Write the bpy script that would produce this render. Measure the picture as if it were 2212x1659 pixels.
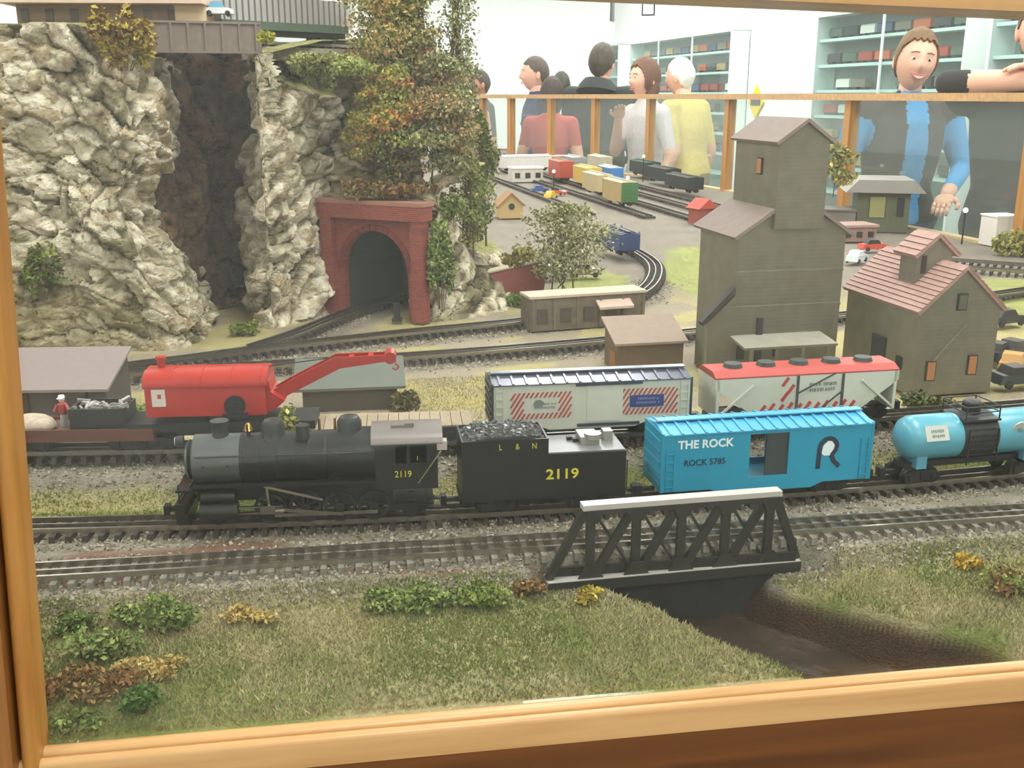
import bpy, bmesh, math, random
import numpy as np
from mathutils import Vector, Matrix, Euler

for o in list(bpy.data.objects):
    bpy.data.objects.remove(o)
scene = bpy.context.scene
COL = scene.collection

# ------------------------------------------------------------------ camera
F = 2200.0
PITCH = math.radians(15.8)
EYE = Vector((0.0, 0.0, 1.456))
cam_data = bpy.data.cameras.new('camera')
cam_data.sensor_width = 36.0
cam_data.lens = 36.0 * F / 2212.0
cam_data.clip_start = 0.02
cam_data.clip_end = 100
cam = bpy.data.objects.new('camera', cam_data)
cam.location = EYE
cam.rotation_euler = (math.pi / 2 - PITCH, 0, 0)
COL.objects.link(cam)
scene.camera = cam

# ------------------------------------------------------------------ world, exposure
world = bpy.data.worlds.new('world')
scene.world = world
world.use_nodes = True
world.node_tree.nodes['Background'].inputs['Color'].default_value = (0.9, 0.95, 1.0, 1)
world.node_tree.nodes['Background'].inputs['Strength'].default_value = 0.25
vs = scene.view_settings
vs.view_transform = 'Standard'
vs.look = 'None'
vs.gamma = 1.0
vs.use_curve_mapping = False
vs.exposure = 0.0
LAMP_STRENGTH = 18.5

# ------------------------------------------------------------------ pixel geometry (2212 x 1659)
FWD = Vector((0, math.cos(PITCH), -math.sin(PITCH)))
UP = Vector((0, math.sin(PITCH), math.cos(PITCH)))
def ray(px, py):
    return Vector((1, 0, 0)) * ((px - 1106) / F) + UP * ((829.5 - py) / F) + FWD
def P(px, py, z):
    d = ray(px, py); return EYE + d * ((z - EYE.z) / d.z)
def Q(px, py, y):
    d = ray(px, py); return EYE + d * (y / d.y)

# ------------------------------------------------------------------ helpers
def lin(c):
    return c / 12.92 if c <= 0.04045 else ((c + 0.055) / 1.055) ** 2.4
def C(r, g=None, b=None):
    if g is None: r, g, b = r
    return (lin(r / 255), lin(g / 255), lin(b / 255), 1.0)

MATS = {}
def mat(name, rgb, rough=0.6, metal=0.0, var=0.0, scale=40.0, rgb2=None, bump=0.0, bscale=None,
        emit=0.0, stretch=None, attr=None, spec=0.5, detail=6.0, wave=None):
    if name in MATS: return MATS[name]
    m = bpy.data.materials.new(name); m.use_nodes = True
    nt = m.node_tree; b = nt.nodes['Principled BSDF']; L = nt.links.new
    b.inputs['Roughness'].default_value = rough
    b.inputs['Metallic'].default_value = metal
    b.inputs['Specular IOR Level'].default_value = spec
    base = C(rgb)
    b.inputs['Base Color'].default_value = base
    m.diffuse_color = base
    tc = nt.nodes.new('ShaderNodeTexCoord'); mp = nt.nodes.new('ShaderNodeMapping')
    L(tc.outputs['Object'], mp.inputs['Vector'])
    if stretch: mp.inputs['Scale'].default_value = stretch
    src = None
    if attr:
        at = nt.nodes.new('ShaderNodeAttribute'); at.attribute_name = attr
        src = at.outputs['Color']
    if rgb2 is not None or var > 0:
        n = nt.nodes.new('ShaderNodeTexNoise'); n.inputs['Scale'].default_value = scale
        n.inputs['Detail'].default_value = detail; n.inputs['Roughness'].default_value = 0.6
        L(mp.outputs['Vector'], n.inputs['Vector'])
        if rgb2 is not None:
            r = nt.nodes.new('ShaderNodeValToRGB')
            r.color_ramp.elements[0].position = 0.35; r.color_ramp.elements[1].position = 0.65
            r.color_ramp.elements[0].color = base; r.color_ramp.elements[1].color = C(rgb2)
            L(n.outputs['Fac'], r.inputs['Fac']); src = r.outputs['Color']
        if var > 0:
            n2 = nt.nodes.new('ShaderNodeTexNoise'); n2.inputs['Scale'].default_value = scale * 2.3
            n2.inputs['Detail'].default_value = detail
            L(mp.outputs['Vector'], n2.inputs['Vector'])
            mr = nt.nodes.new('ShaderNodeMapRange')
            mr.inputs['From Min'].default_value = 0.25; mr.inputs['From Max'].default_value = 0.75
            mr.inputs['To Min'].default_value = 1 - var; mr.inputs['To Max'].default_value = 1 + var
            L(n2.outputs['Fac'], mr.inputs['Value'])
            mx = nt.nodes.new('ShaderNodeMix'); mx.data_type = 'RGBA'; mx.blend_type = 'MULTIPLY'
            mx.inputs['Factor'].default_value = 1.0
            if src is None: mx.inputs['A'].default_value = base
            else: L(src, mx.inputs['A'])
            L(mr.outputs['Result'], mx.inputs['B']); src = mx.outputs['Result']
    if src is not None: L(src, b.inputs['Base Color'])
    if bump > 0:
        if wave:
            bn = nt.nodes.new('ShaderNodeTexWave'); bn.inputs['Scale'].default_value = wave[0]
            bn.bands_direction = wave[1]; bn.inputs['Distortion'].default_value = wave[2]
            bn.wave_profile = 'SAW' if len(wave) > 3 else 'SIN'
        else:
            bn = nt.nodes.new('ShaderNodeTexNoise'); bn.inputs['Scale'].default_value = bscale or scale
            bn.inputs['Detail'].default_value = 8
        L(mp.outputs['Vector'], bn.inputs['Vector'])
        bp = nt.nodes.new('ShaderNodeBump'); bp.inputs['Strength'].default_value = bump
        bp.inputs['Distance'].default_value = 0.01
        L(bn.outputs['Fac'], bp.inputs['Height']); L(bp.outputs['Normal'], b.inputs['Normal'])
    if emit > 0:
        b.inputs['Emission Color'].default_value = base
        b.inputs['Emission Strength'].default_value = emit
    MATS[name] = m
    return m

def wood_mat(name, rgb, rgb2, scale=1.0, axis='X', rough=0.35):
    if name in MATS: return MATS[name]
    m = bpy.data.materials.new(name); m.use_nodes = True
    nt = m.node_tree; b = nt.nodes['Principled BSDF']; L = nt.links.new
    tc = nt.nodes.new('ShaderNodeTexCoord'); mp = nt.nodes.new('ShaderNodeMapping')
    s = {'X': (2, 40, 40), 'Y': (40, 2, 40), 'Z': (40, 40, 2)}[axis]
    mp.inputs['Scale'].default_value = [v * scale for v in s]
    n = nt.nodes.new('ShaderNodeTexNoise'); n.inputs['Scale'].default_value = 1.6; n.inputs['Detail'].default_value = 8
    n.inputs['Distortion'].default_value = 0.6
    r = nt.nodes.new('ShaderNodeValToRGB')
    r.color_ramp.elements[0].position = 0.3; r.color_ramp.elements[1].position = 0.7
    r.color_ramp.elements[0].color = C(rgb2); r.color_ramp.elements[1].color = C(rgb)
    L(tc.outputs['Object'], mp.inputs['Vector']); L(mp.outputs['Vector'], n.inputs['Vector'])
    L(n.outputs['Fac'], r.inputs['Fac']); L(r.outputs['Color'], b.inputs['Base Color'])
    b.inputs['Roughness'].default_value = rough
    MATS[name] = m
    return m

def glass_mat(name, tint=(1, 1, 1), haze=0.0, hazecol=(0.8, 0.9, 0.88), refl=0.06):
    if name in MATS: return MATS[name]
    m = bpy.data.materials.new(name); m.use_nodes = True
    nt = m.node_tree; nt.nodes.clear(); L = nt.links.new
    out = nt.nodes.new('ShaderNodeOutputMaterial')
    tr = nt.nodes.new('ShaderNodeBsdfTransparent'); tr.inputs['Color'].default_value = (*tint, 1)
    gl = nt.nodes.new('ShaderNodeBsdfGlossy'); gl.inputs['Roughness'].default_value = 0.02
    lw = nt.nodes.new('ShaderNodeLayerWeight'); lw.inputs['Blend'].default_value = 0.5     # facing: the same from both sides of a pane
    pw = nt.nodes.new('ShaderNodeMath'); pw.operation = 'POWER'; pw.inputs[1].default_value = 5.0
    fr = nt.nodes.new('ShaderNodeMath'); fr.operation = 'MULTIPLY_ADD'; fr.inputs[1].default_value = 0.6; fr.inputs[2].default_value = refl * 0.5
    L(lw.outputs['Facing'], pw.inputs[0]); L(pw.outputs[0], fr.inputs[0])
    mx = nt.nodes.new('ShaderNodeMixShader')
    L(fr.outputs[0], mx.inputs[0]); L(tr.outputs[0], mx.inputs[1]); L(gl.outputs[0], mx.inputs[2])
    last = mx.outputs[0]
    if haze > 0:
        df = nt.nodes.new('ShaderNodeBsdfDiffuse'); df.inputs['Color'].default_value = (*hazecol, 1)
        m2 = nt.nodes.new('ShaderNodeMixShader'); m2.inputs[0].default_value = haze
        L(last, m2.inputs[1]); L(df.outputs[0], m2.inputs[2]); last = m2.outputs[0]
    L(last, out.inputs['Surface'])
    MATS[name] = m
    return m

def setp(o, label=None, cat=None, group=None, kind=None):
    if label: o['label'] = label
    if cat: o['category'] = cat
    if group: o['group'] = group
    if kind: o['kind'] = kind
    return o

def thing(name, label, cat, loc=(0, 0, 0), rz=0.0, group=None, kind=None):
    o = bpy.data.objects.new(name, None); COL.objects.link(o)
    o.empty_display_size = 0.05
    o.location = loc; o.rotation_euler = (0, 0, rz)
    return setp(o, label, cat, group, kind)

def link(name, me, parent=None, loc=(0, 0, 0), rot=(0, 0, 0)):
    o = bpy.data.objects.new(name, me); COL.objects.link(o)
    o.location = loc; o.rotation_euler = rot
    if parent is not None: o.parent = parent
    return o

def mesh_np(name, V, Fc, mats, cols=None, smooth=False, midx=None):
    """fast mesh from numpy arrays (faces all of one size)"""
    V = np.asarray(V, dtype=np.float32); Fc = np.asarray(Fc, dtype=np.int32)
    me = bpy.data.meshes.new(name)
    k = Fc.shape[1]
    me.vertices.add(len(V)); me.vertices.foreach_set('co', V.ravel())
    me.loops.add(Fc.size); me.loops.foreach_set('vertex_index', Fc.ravel())
    me.polygons.add(len(Fc))
    me.polygons.foreach_set('loop_start', np.arange(0, Fc.size, k, dtype=np.int32))
    me.polygons.foreach_set('loop_total', np.full(len(Fc), k, dtype=np.int32))
    me.polygons.foreach_set('use_smooth', np.full(len(Fc), smooth, dtype=bool))
    if midx is not None: me.polygons.foreach_set('material_index', np.asarray(midx, dtype=np.int32))
    me.update(calc_edges=True)
    if cols is not None:
        a = me.color_attributes.new('Col', 'FLOAT_COLOR', 'POINT')
        c = np.ones((len(V), 4), dtype=np.float32); c[:, :3] = cols
        a.data.foreach_set('color', c.ravel())
    for m in (mats if isinstance(mats, (list, tuple)) else [mats]): me.materials.append(m)
    return me

class MB:
    def __init__(s): s.v = []; s.f = []; s.m = []; s.cur = 0
    def add(s, vs, fs):
        b = len(s.v); s.v += [tuple(v) for v in vs]
        for f in fs: s.f.append(tuple(i + b for i in f)); s.m.append(s.cur)
        return s
    def box(s, c, d, rot=None, taper=1.0):
        hx, hy, hz = d[0] / 2, d[1] / 2, d[2] / 2
        vs = []
        for z, t in ((-hz, 1.0), (hz, taper)):
            for x, y in ((-hx, -hy), (hx, -hy), (hx, hy), (-hx, hy)):
                vs.append(Vector((x * t, y * t, z)))
        if rot is not None:
            R = Euler(rot).to_matrix(); vs = [R @ v for v in vs]
        c = Vector(c)
        return s.add([v + c for v in vs], [(3, 2, 1, 0), (4, 5, 6, 7), (0, 1, 5, 4), (1, 2, 6, 5), (2, 3, 7, 6), (3, 0, 4, 7)])
    def bar(s, a, b, w, h, up=(0, 0, 1)):
        a, b = Vector(a), Vector(b); d = (b - a); L = d.length; d.normalize()
        u = Vector(up); r = d.cross(u)
        if r.length < 1e-5: r = d.cross(Vector((1, 0, 0)))
        r.normalize(); u = r.cross(d)
        vs = []
        for p in (a, b):
            for i, j in ((-1, -1), (1, -1), (1, 1), (-1, 1)):
                vs.append(p + r * (w / 2 * i) + u * (h / 2 * j))
        return s.add(vs, [(0, 1, 2, 3), (7, 6, 5, 4), (4, 5, 1, 0), (5, 6, 2, 1), (6, 7, 3, 2), (7, 4, 0, 3)])
    def cyl(s, a, b, r0, r1=None, n=16, cap=True):
        r1 = r0 if r1 is None else r1
        a, b = Vector(a), Vector(b); d = (b - a).normalized()
        t = Vector((0, 0, 1)) if abs(d.z) < 0.9 else Vector((1, 0, 0))
        u = d.cross(t).normalized(); w = d.cross(u)
        vs = []
        for p, r in ((a, r0), (b, r1)):
            for i in range(n):
                an = 2 * math.pi * i / n
                vs.append(p + u * (math.cos(an) * r) + w * (math.sin(an) * r))
        fs = [(i, i + n, (i + 1) % n + n, (i + 1) % n) for i in range(n)]
        if cap: fs += [tuple(range(n)), tuple(range(2 * n - 1, n - 1, -1))]
        return s.add(vs, fs)
    def tube(s, pts, r, n=6):
        for a, b in zip(pts[:-1], pts[1:]): s.cyl(a, b, r, r, n)
        return s
    def prism(s, poly, ax, a, b):
        """poly: 2D points; ax: axis of extrusion 'x','y','z' from a to b"""
        n = len(poly); vs = []
        for t in (a, b):
            for p, q in poly:
                vs.append({'x': (t, p, q), 'y': (p, t, q), 'z': (p, q, t)}[ax])
        fs = [tuple(range(n)), tuple(range(2 * n - 1, n - 1, -1))]
        fs += [(i + n, (i + 1) % n + n, (i + 1) % n, i) for i in range(n)]
        return s.add(vs, fs)
    def lathe(s, prof, c=(0, 0, 0), n=20, ax='z'):
        vs = []; c = Vector(c)
        for r, h in prof:
            for i in range(n):
                a = 2 * math.pi * i / n
                p = (r * math.cos(a), r * math.sin(a), h)
                if ax == 'x': p = (p[2], p[0], p[1])
                if ax == 'y': p = (p[0], p[2], p[1])
                vs.append(Vector(p) + c)
        m = len(prof); fs = []
        for j in range(m - 1):
            for i in range(n):
                fs.append((j * n + i, j * n + (i + 1) % n, (j + 1) * n + (i + 1) % n, (j + 1) * n + i))
        fs.append(tuple(range(n - 1, -1, -1))); fs.append(tuple(range((m - 1) * n, m * n)))
        return s.add(vs, fs)
    def sphere(s, c, r, nu=14, nv=8):
        r = (r, r, r) if not hasattr(r, '__len__') else r
        prof = [(max(1e-4, math.sin(math.pi * j / nv)), -math.cos(math.pi * j / nv)) for j in range(nv + 1)]
        b = len(s.v); s.lathe(prof, (0, 0, 0), nu)
        for i in range(b, len(s.v)):
            v = s.v[i]; s.v[i] = (v[0] * r[0] + c[0], v[1] * r[1] + c[1], v[2] * r[2] + c[2])
        return s
    def mesh(s, name, mats, smooth=0):
        me = bpy.data.meshes.new(name)
        me.from_pydata(s.v, [], s.f)
        for m in (mats if isinstance(mats, (list, tuple)) else [mats]): me.materials.append(m)
        if any(s.m): me.polygons.foreach_set('material_index', np.array(s.m, dtype=np.int32))
        bm = bmesh.new(); bm.from_mesh(me); bmesh.ops.recalc_face_normals(bm, faces=bm.faces); bm.to_mesh(me); bm.free()
        if smooth:
            me.polygons.foreach_set('use_smooth', np.ones(len(me.polygons), dtype=bool))
            me.set_sharp_from_angle(angle=math.radians(smooth))
        me.update()
        return me
    def build(s, name, mats, parent=None, loc=(0, 0, 0), rot=(0, 0, 0), smooth=0):
        return link(name, s.mesh(name, mats, smooth), parent, loc, rot)

def text_mesh(name, body, size, m, parent, loc, rot, sx=1.0, extr=0.0003, bold=0.0):
    cu = bpy.data.curves.new(name, 'FONT'); cu.body = body; cu.size = size
    cu.extrude = extr; cu.align_x = 'CENTER'; cu.align_y = 'CENTER'; cu.offset = bold
    cu.resolution_u = 3
    t = bpy.data.objects.new(name, cu); COL.objects.link(t)
    dg = bpy.context.evaluated_depsgraph_get()
    me = bpy.data.meshes.new_from_object(t.evaluated_get(dg))
    bpy.data.objects.remove(t)
    me.materials.clear(); me.materials.append(m)
    o = link(name, me, parent, loc, rot); o.scale = (sx, 1, 1)
    return o

# 2-D value noise (numpy)
def vnoise(x, y, seed=0):
    xi = np.floor(x).astype(np.int64); yi = np.floor(y).astype(np.int64)
    fx = x - xi; fy = y - yi
    def h(a, b):
        n = (a * 374761393 + b * 668265263 + seed * 974711) & 0x7fffffff
        n = ((n ^ (n >> 13)) * 1274126177) & 0x7fffffff
        return ((n ^ (n >> 16)) & 0xffff) / 65535.0
    sx = fx * fx * (3 - 2 * fx); sy = fy * fy * (3 - 2 * fy)
    a = h(xi, yi) * (1 - sx) + h(xi + 1, yi) * sx
    b = h(xi, yi + 1) * (1 - sx) + h(xi + 1, yi + 1) * sx
    return a * (1 - sy) + b * sy
def fbm(x, y, oct=4, seed=0):
    t = 0; a = 0.5
    for o in range(oct):
        t = t + a * vnoise(x * 2 ** o, y * 2 ** o, seed + o); a *= 0.5
    return t / (1 - 0.5 ** oct)

def sstep(e0, e1, x):
    t = np.clip((x - e0) / (e1 - e0), 0, 1); return t * t * (3 - 2 * t)
# ================================================================== THE ROOM
WALL = mat('wall_paint', (238, 240, 238), 0.7, var=0.02, scale=3)
FLOORM = mat('floor_carpet', (110, 105, 98), 0.9, var=0.15, scale=60)
CEILM = mat('ceiling_tile', (235, 235, 230), 0.9)
OAK = wood_mat('oak_trim', (206, 164, 112), (182, 136, 84), 1.0, 'X', 0.3)
OAKV = wood_mat('oak_upright', (190, 136, 68), (164, 108, 48), 1.0, 'Z', 0.3)
OAKB = wood_mat('oak_board', (158, 106, 54), (130, 82, 38), 1.0, 'Z', 0.35)
OAKD = wood_mat('oak_panel_dark', (118, 70, 26), (84, 46, 14), 0.6, 'X', 0.4)
WDIR = Vector((-0.2453, 0.9695, 0)).normalized()      # along the right hand wall, away from the camera
WP = Vector((2.41, 7.9, 0))
WN = Vector((-WDIR.y, WDIR.x, 0))                       # into the room
def wall_pt(s, off, z): return WP + WDIR * s + WN * off + Vector((0, 0, z))
def wall_s(px, py):
    d = ray(px, py); t = (WP - EYE).dot(WN) / d.dot(WN); h = EYE + d * t
    return (h - WP).dot(WDIR), h.z

def slab(name, pts, thick, m, up=(0, 0, 1)):
    mb = MB(); n = len(pts); vs = [Vector(p) for p in pts] + [Vector(p) - Vector(up) * thick for p in pts]
    mb.add(vs, [tuple(range(n)), tuple(range(2 * n - 1, n - 1, -1))] + [(i, (i + 1) % n, (i + 1) % n + n, i + n) for i in range(n)])
    return mb
far_s = 4.9
wr_far = WP + WDIR * far_s; wr_near = WP - WDIR * 10.9
CEIL_Z = 3.1
floor_poly = [(-3.6, -2.6, 0), (wr_near.x, wr_near.y, 0), (wr_far.x, wr_far.y, 0), (-3.6, wr_far.y, 0)]
o = slab('floor', floor_poly, 0.1, FLOORM).build('floor', FLOORM); setp(o, kind='structure')
o = slab('ceiling', [(x, y, CEIL_Z + 0.1) for x, y, _ in floor_poly], 0.1, CEILM).build('ceiling', CEILM); setp(o, kind='structure')
def wall(name, a, b, n):
    a = Vector((a[0], a[1], 0)); b = Vector((b[0], b[1], 0)); n = Vector((n[0], n[1], 0))
    mb = MB(); t = 0.1
    mb.add([a, b, b - n * t, a - n * t] + [v + Vector((0, 0, CEIL_Z)) for v in (a, b, b - n * t, a - n * t)],
           [(0, 1, 2, 3), (7, 6, 5, 4), (0, 4, 5, 1), (1, 5, 6, 2), (2, 6, 7, 3), (3, 7, 4, 0)])
    return setp(mb.build(name, WALL), kind='structure')
wall('wall_right', wr_near, wr_far, WN)
wall('wall_back', (-3.6, wr_far.y), (wr_far.x, wr_far.y), (0, -1))
wall('wall_left', (-3.6, -2.6), (-3.6, wr_far.y), (1, 0))
wall('wall_front', (-3.6, -2.6), (wr_near.x, -2.6), (0, 1))

# ceiling fixtures: they light the room
LENS = mat('lamp_diffuser', (250, 253, 250), 0.5, emit=LAMP_STRENGTH)
LFR = mat('lamp_frame', (225, 225, 222), 0.5)
fix_m = None
for iy, y in enumerate((-1.2, 1.15, 3.5, 5.85, 8.2, 10.6)):
    for ix, x in enumerate((-2.0, 0.35, 2.2)):
        xx = x
        if y > 7 and x > 1: xx = 1.5
        if y > 10 and x > 1: xx = 1.05
        if y > 10 and 0 < x < 1: xx = -0.4
        t = thing('ceiling_light', 'white recessed fluorescent ceiling light in the room ceiling', 'ceiling light',
                  (xx, y, CEIL_Z), 0, 'fluorescent ceiling lights')
        if fix_m is None:
            mb = MB()
            for c, d in (((0, 0.62, -0.015), (0.66, 0.03, 0.03)), ((0, -0.62, -0.015), (0.66, 0.03, 0.03)),
                         ((0.315, 0, -0.015), (0.03, 1.24, 0.03)), ((-0.315, 0, -0.015), (0.03, 1.24, 0.03))): mb.box(c, d)
            fix_m = (mb.mesh('frame', LFR), MB().box((0, 0, -0.008), (0.6, 1.2, 0.012)).mesh('diffuser', LENS))
        link('frame', fix_m[0], t); link('diffuser', fix_m[1], t)

# ------------------------------------------------------------------ the viewing window in front of the layout
YW = lambda x: 0.762 + 0.151 * x
WYAW = math.atan(0.151)
win = thing('window_1', 'oak framed viewing window in front of the railroad layout', None, (0, 0.762, 0), WYAW, kind='structure')
SILL = 0.956
def wprof(name, prof, x0, x1, m):      # profile (y,z) swept along local x
    mb = MB().prism(prof, 'x', x0, x1); return mb.build(name, m, win, smooth=30)
def bead(y0, z0, ry, rz, a0, a1, n=7):
    return [(y0 + ry * math.cos(math.radians(a0 + (a1 - a0) * i / n)), z0 + rz * math.sin(math.radians(a0 + (a1 - a0) * i / n))) for i in range(n + 1)]
XL, XR = -0.381, 1.25
# sill: two rounded beads with a groove, then the dark face board under it
wprof('sill_bead', bead(-0.002, SILL - 0.005, 0.0062, 0.005, 0, 180) + [(-0.0082, SILL - 0.03), (0.0042, SILL - 0.03)], XL - 0.02, XR, OAK)
wprof('sill_bead', bead(-0.0137, SILL - 0.008, 0.0048, 0.005, 0, 180) + [(-0.0185, SILL - 0.03), (-0.0089, SILL - 0.03)], XL - 0.02, XR, OAK)
wprof('sill_board', [(-0.017, SILL - 0.0135), (0.004, SILL - 0.0135), (0.004, SILL - 0.15), (-0.017, SILL - 0.15)], XL - 0.4, XR, OAKD)
# jamb: flat board and bead, a little out of plumb
JT = 0.052
for x0, x1, y0, y1, nm in ((XL - 0.10, XL - 0.0115, -0.030, 0.02, 'jamb_board'),):
    MB().box(((x0 + x1) / 2, (y0 + y1) / 2, (SILL - 0.029 + 1.9) / 2), (x1 - x0, y1 - y0, 1.9 - SILL + 0.029)).build(nm, OAKB, win, (-SILL * math.tan(JT), 0, 0), (0, JT, 0))
mb = MB()
pr = [(XL - 0.0025 + 0.0065 * math.cos(math.radians(a)), -0.016 - 0.0065 * math.sin(math.radians(a))) for a in range(0, 181, 22)]
mb.prism(pr + [(XL - 0.0115, 0.01), (XL + 0.004, 0.01)], 'z', SILL - 0.029, 1.9); mb.build('jamb_bead', OAKV, win, (-SILL * math.tan(JT), 0, 0), (0, JT, 0), smooth=30)
# head rail (drops a little to the right)
mb = MB()
hz = lambda x: 1.5245 - 0.026 * x
mb.add([(XL - .1, -.034, hz(XL - .1)), (XR, -.034, hz(XR)), (XR, .03, hz(XR)), (XL - .1, .03, hz(XL - .1)),
        (XL - .1, -.034, 1.66), (XR, -.034, 1.66), (XR, .03, 1.66), (XL - .1, .03, 1.66)],
       [(3, 2, 1, 0), (4, 5, 6, 7), (0, 1, 5, 4), (1, 2, 6, 5), (2, 3, 7, 6), (3, 0, 4, 7)])
mb.build('head_rail', OAK, win)
MB().box(((XL + XR) / 2, 0.002, (SILL + 1.53) / 2), (XR - XL, 0.004, 1.53 - SILL)).build('glass_pane', glass_mat('window_glass', (0.985, 0.99, 0.985), 0.009, (0.75, 0.8, 0.74), refl=0.05), win)  # thin grey diffuse veil stands in for reflections and dust on the pane
wp = thing('wall_panel', 'dark stained wooden wainscot panelling under the viewing window', None, (0, 0.762, 0), WYAW, kind='structure')
for i in range(5):
    x0 = -0.9 + i * 0.45
    MB().box((x0 + 0.225, 0.0, (SILL - 0.15) / 2), (0.44, 0.03, SILL - 0.155)).build('panel', OAKD, wp)

# ------------------------------------------------------------------ layout ground
Y1 = lambda x: 0.9964 + 0.1435 * x + 0.0128 * x * x
Y2 = lambda x: 1.0958 + 0.1385 * x + 0.080 * x * x
Y3 = lambda x: 1.2367 + 0.134 * x + 0.077 * x * x
T4P = [(-1.15, 1.40), (-0.90, 1.51), (-0.66, 1.612), (-0.41, 1.675), (-0.17, 1.736), (0.0, 1.79), (0.176, 1.855), (0.36, 1.93), (0.6, 2.04), (0.9, 2.19), (1.3, 2.42)]
T5P = [(-1.15, 1.435), (-0.90, 1.545), (-0.66, 1.66), (-0.43, 1.80), (-0.2, 1.92), (0.03, 2.03), (0.17, 2.14), (0.29, 2.32), (0.36, 2.55), (0.385, 2.82), (0.33, 3.15), (0.2, 3.5)]
T6P = [(-0.47, 1.80), (-0.42, 1.90), (-0.375, 2.03), (-0.325, 2.16), (-0.27, 2.26), (-0.24, 2.30)]
FENCE = [(1.80, 2.10), (1.55, 3.1), (1.31, 4.06), (1.06, 5.12), (0.79, 6.0), (0.52, 6.55), (0.26, 6.95), (-0.005, 7.3), (-0.21, 7.7), (-0.9, 8.3)]
def fence_x(y):
    ys = [p[1] for p in FENCE]; xs = [p[0] for p in FENCE]
    return np.interp(y, ys, xs, left=None) + np.where(np.asarray(y) < 2.1, (2.1 - np.asarray(y)) * 0.25, 0)

def dist_poly(x, y, pts):
    d = np.full(x.shape, 9.0)
    for (ax, ay), (bx, by) in zip(pts[:-1], pts[1:]):
        ex, ey = bx - ax, by - ay; L = ex * ex + ey * ey
        t = np.clip(((x - ax) * ex + (y - ay) * ey) / L, 0, 1)
        d = np.minimum(d, np.hypot(x - ax - t * ex, y - ay - t * ey))
    return d

def gully(x, y):
    """0 outside, 1 on the gully floor"""
    xc = 0.178 + np.maximum(0.985 - y, 0) * 1.20 + 0.10 * np.maximum(0.9 - y, 0)
    hw = 0.112 + 0.03 * sstep(0.95, 0.8, y)
    wob = 0.012 * (fbm(x * 14, y * 14, 3, 5) - 0.5) * 2
    e = hw - np.abs(x - xc) + wob
    inside = sstep(0.0, 0.055, e)
    return inside * sstep(-0.020, -0.034, y - Y1(x))

def ground_z(x, y):
    x = np.asarray(x, dtype=float); y = np.asarray(y, dtype=float)
    v1 = y - Y1(x); v2 = y - Y2(x); v3 = y - Y3(x)
    z = 0.968 + 0.010 * (fbm(x * 5, y * 5, 3, 1) - 0.5) + 0.003 * (fbm(x * 40, y * 40, 3, 2) - 0.5)
    brg = sstep(-0.01, 0.03, x) * sstep(0.36, 0.32, x)            # lower ground in front of the bridge
    z = z + (0.987 - z) * sstep(-0.085 + 0.057 * brg, -0.040 + 0.020 * brg, v1) - 0.008 * brg * sstep(-0.02, -0.03, v1)
    z = z + (0.951 - z) * sstep(0.040, 0.008, y - 0.762 - 0.151 * x)
    hollow = 0.006 * sstep(0.035, 0.055, v2) * sstep(-0.09, -0.075, v3)
    rise = sstep(-0.085, -0.045, v3)
    z = z + (1.027 - 0.987) * rise * (v3 > -0.12) - hollow
    back = sstep(0.05, 0.12, v3)
    z = z + (1.0075 - 1.027) * back
    z = z + 0.006 * (fbm(x * 4, y * 4, 3, 9) - 0.5) * back * sstep(0.04, 0.07, np.minimum(dist_poly(x, y, T4P), dist_poly(x, y, T5P)))
    g = gully(x, y)
    z = z * (1 - g) + (0.894 + 0.01 * fbm(x * 20, y * 20, 3, 6)) * g
    return z
gz = lambda x, y: float(ground_z(np.array([x]), np.array([y]))[0])

vlin = np.concatenate([np.arange(0.766, 1.0, 0.003), np.arange(1.0, 1.5, 0.006), np.arange(1.5, 2.4, 0.013), 2.4 + np.cumsum(np.linspace(0.02, 0.16, 62))])
xlin = np.concatenate([np.arange(-2.4, -0.95, 0.04), np.arange(-0.95, 0.0, 0.008), np.arange(0.0, 0.62, 0.004), np.arange(0.62, 0.95, 0.008), np.arange(0.95, 3.0, 0.04)])
XX, VV = np.meshgrid(xlin, vlin)
YY = VV + 0.151 * np.clip(XX, -1.0, 1.2)
XX = np.minimum(XX, fence_x(YY) + 0.03)
ZZ = ground_z(XX, YY)
def rgb(*c): return np.array([lin(v / 255) for v in c])
def mixc(a, b, t): return a + (b - a) * t[..., None]
n1 = fbm(XX * 9, YY * 9, 4, 11); n2 = fbm(XX * 30, YY * 30, 3, 21); n3 = fbm(XX * 3, YY * 3, 3, 31); n4 = fbm(XX * 90, YY * 90, 2, 41)
v1 = YY - Y1(XX); v2 = YY - Y2(XX); v3 = YY - Y3(XX)
grass = mixc(rgb(164, 154, 114)[None, None, :] * np.ones(XX.shape + (3,)), rgb(120, 128, 72)[None, None, :], sstep(0.42, 0.62, n1))
grass = mixc(grass, rgb(176, 158, 92)[None, None, :], 0.8 * sstep(0.58, 0.72, n3))
ball = mixc(rgb(118, 112, 98)[None, None, :] * np.ones(XX.shape + (3,)), rgb(150, 142, 128)[None, None, :], n4)
ball = mixc(ball, rgb(104, 108, 78)[None, None, :], 0.7 * sstep(0.5, 0.7, n2) * sstep(0.45, 0.6, n1))
ball = mixc(ball, rgb(112, 74, 56)[None, None, :], 0.8 * sstep(0.56, 0.68, fbm(XX * 7, YY * 40, 3, 77)) * sstep(0.2, -0.1, XX))
isball = sstep(-0.068, -0.050, v1 + 0.02 * (n2 - 0.5)) * sstep(0.050, 0.038, v2 + 0.02 * (n2 - 0.5))
isball = np.maximum(isball, sstep(-0.066, -0.056, v3 + 0.02 * (n2 - 0.5)) * sstep(0.075, 0.055, v3))
col = mixc(grass, ball, isball)
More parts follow.
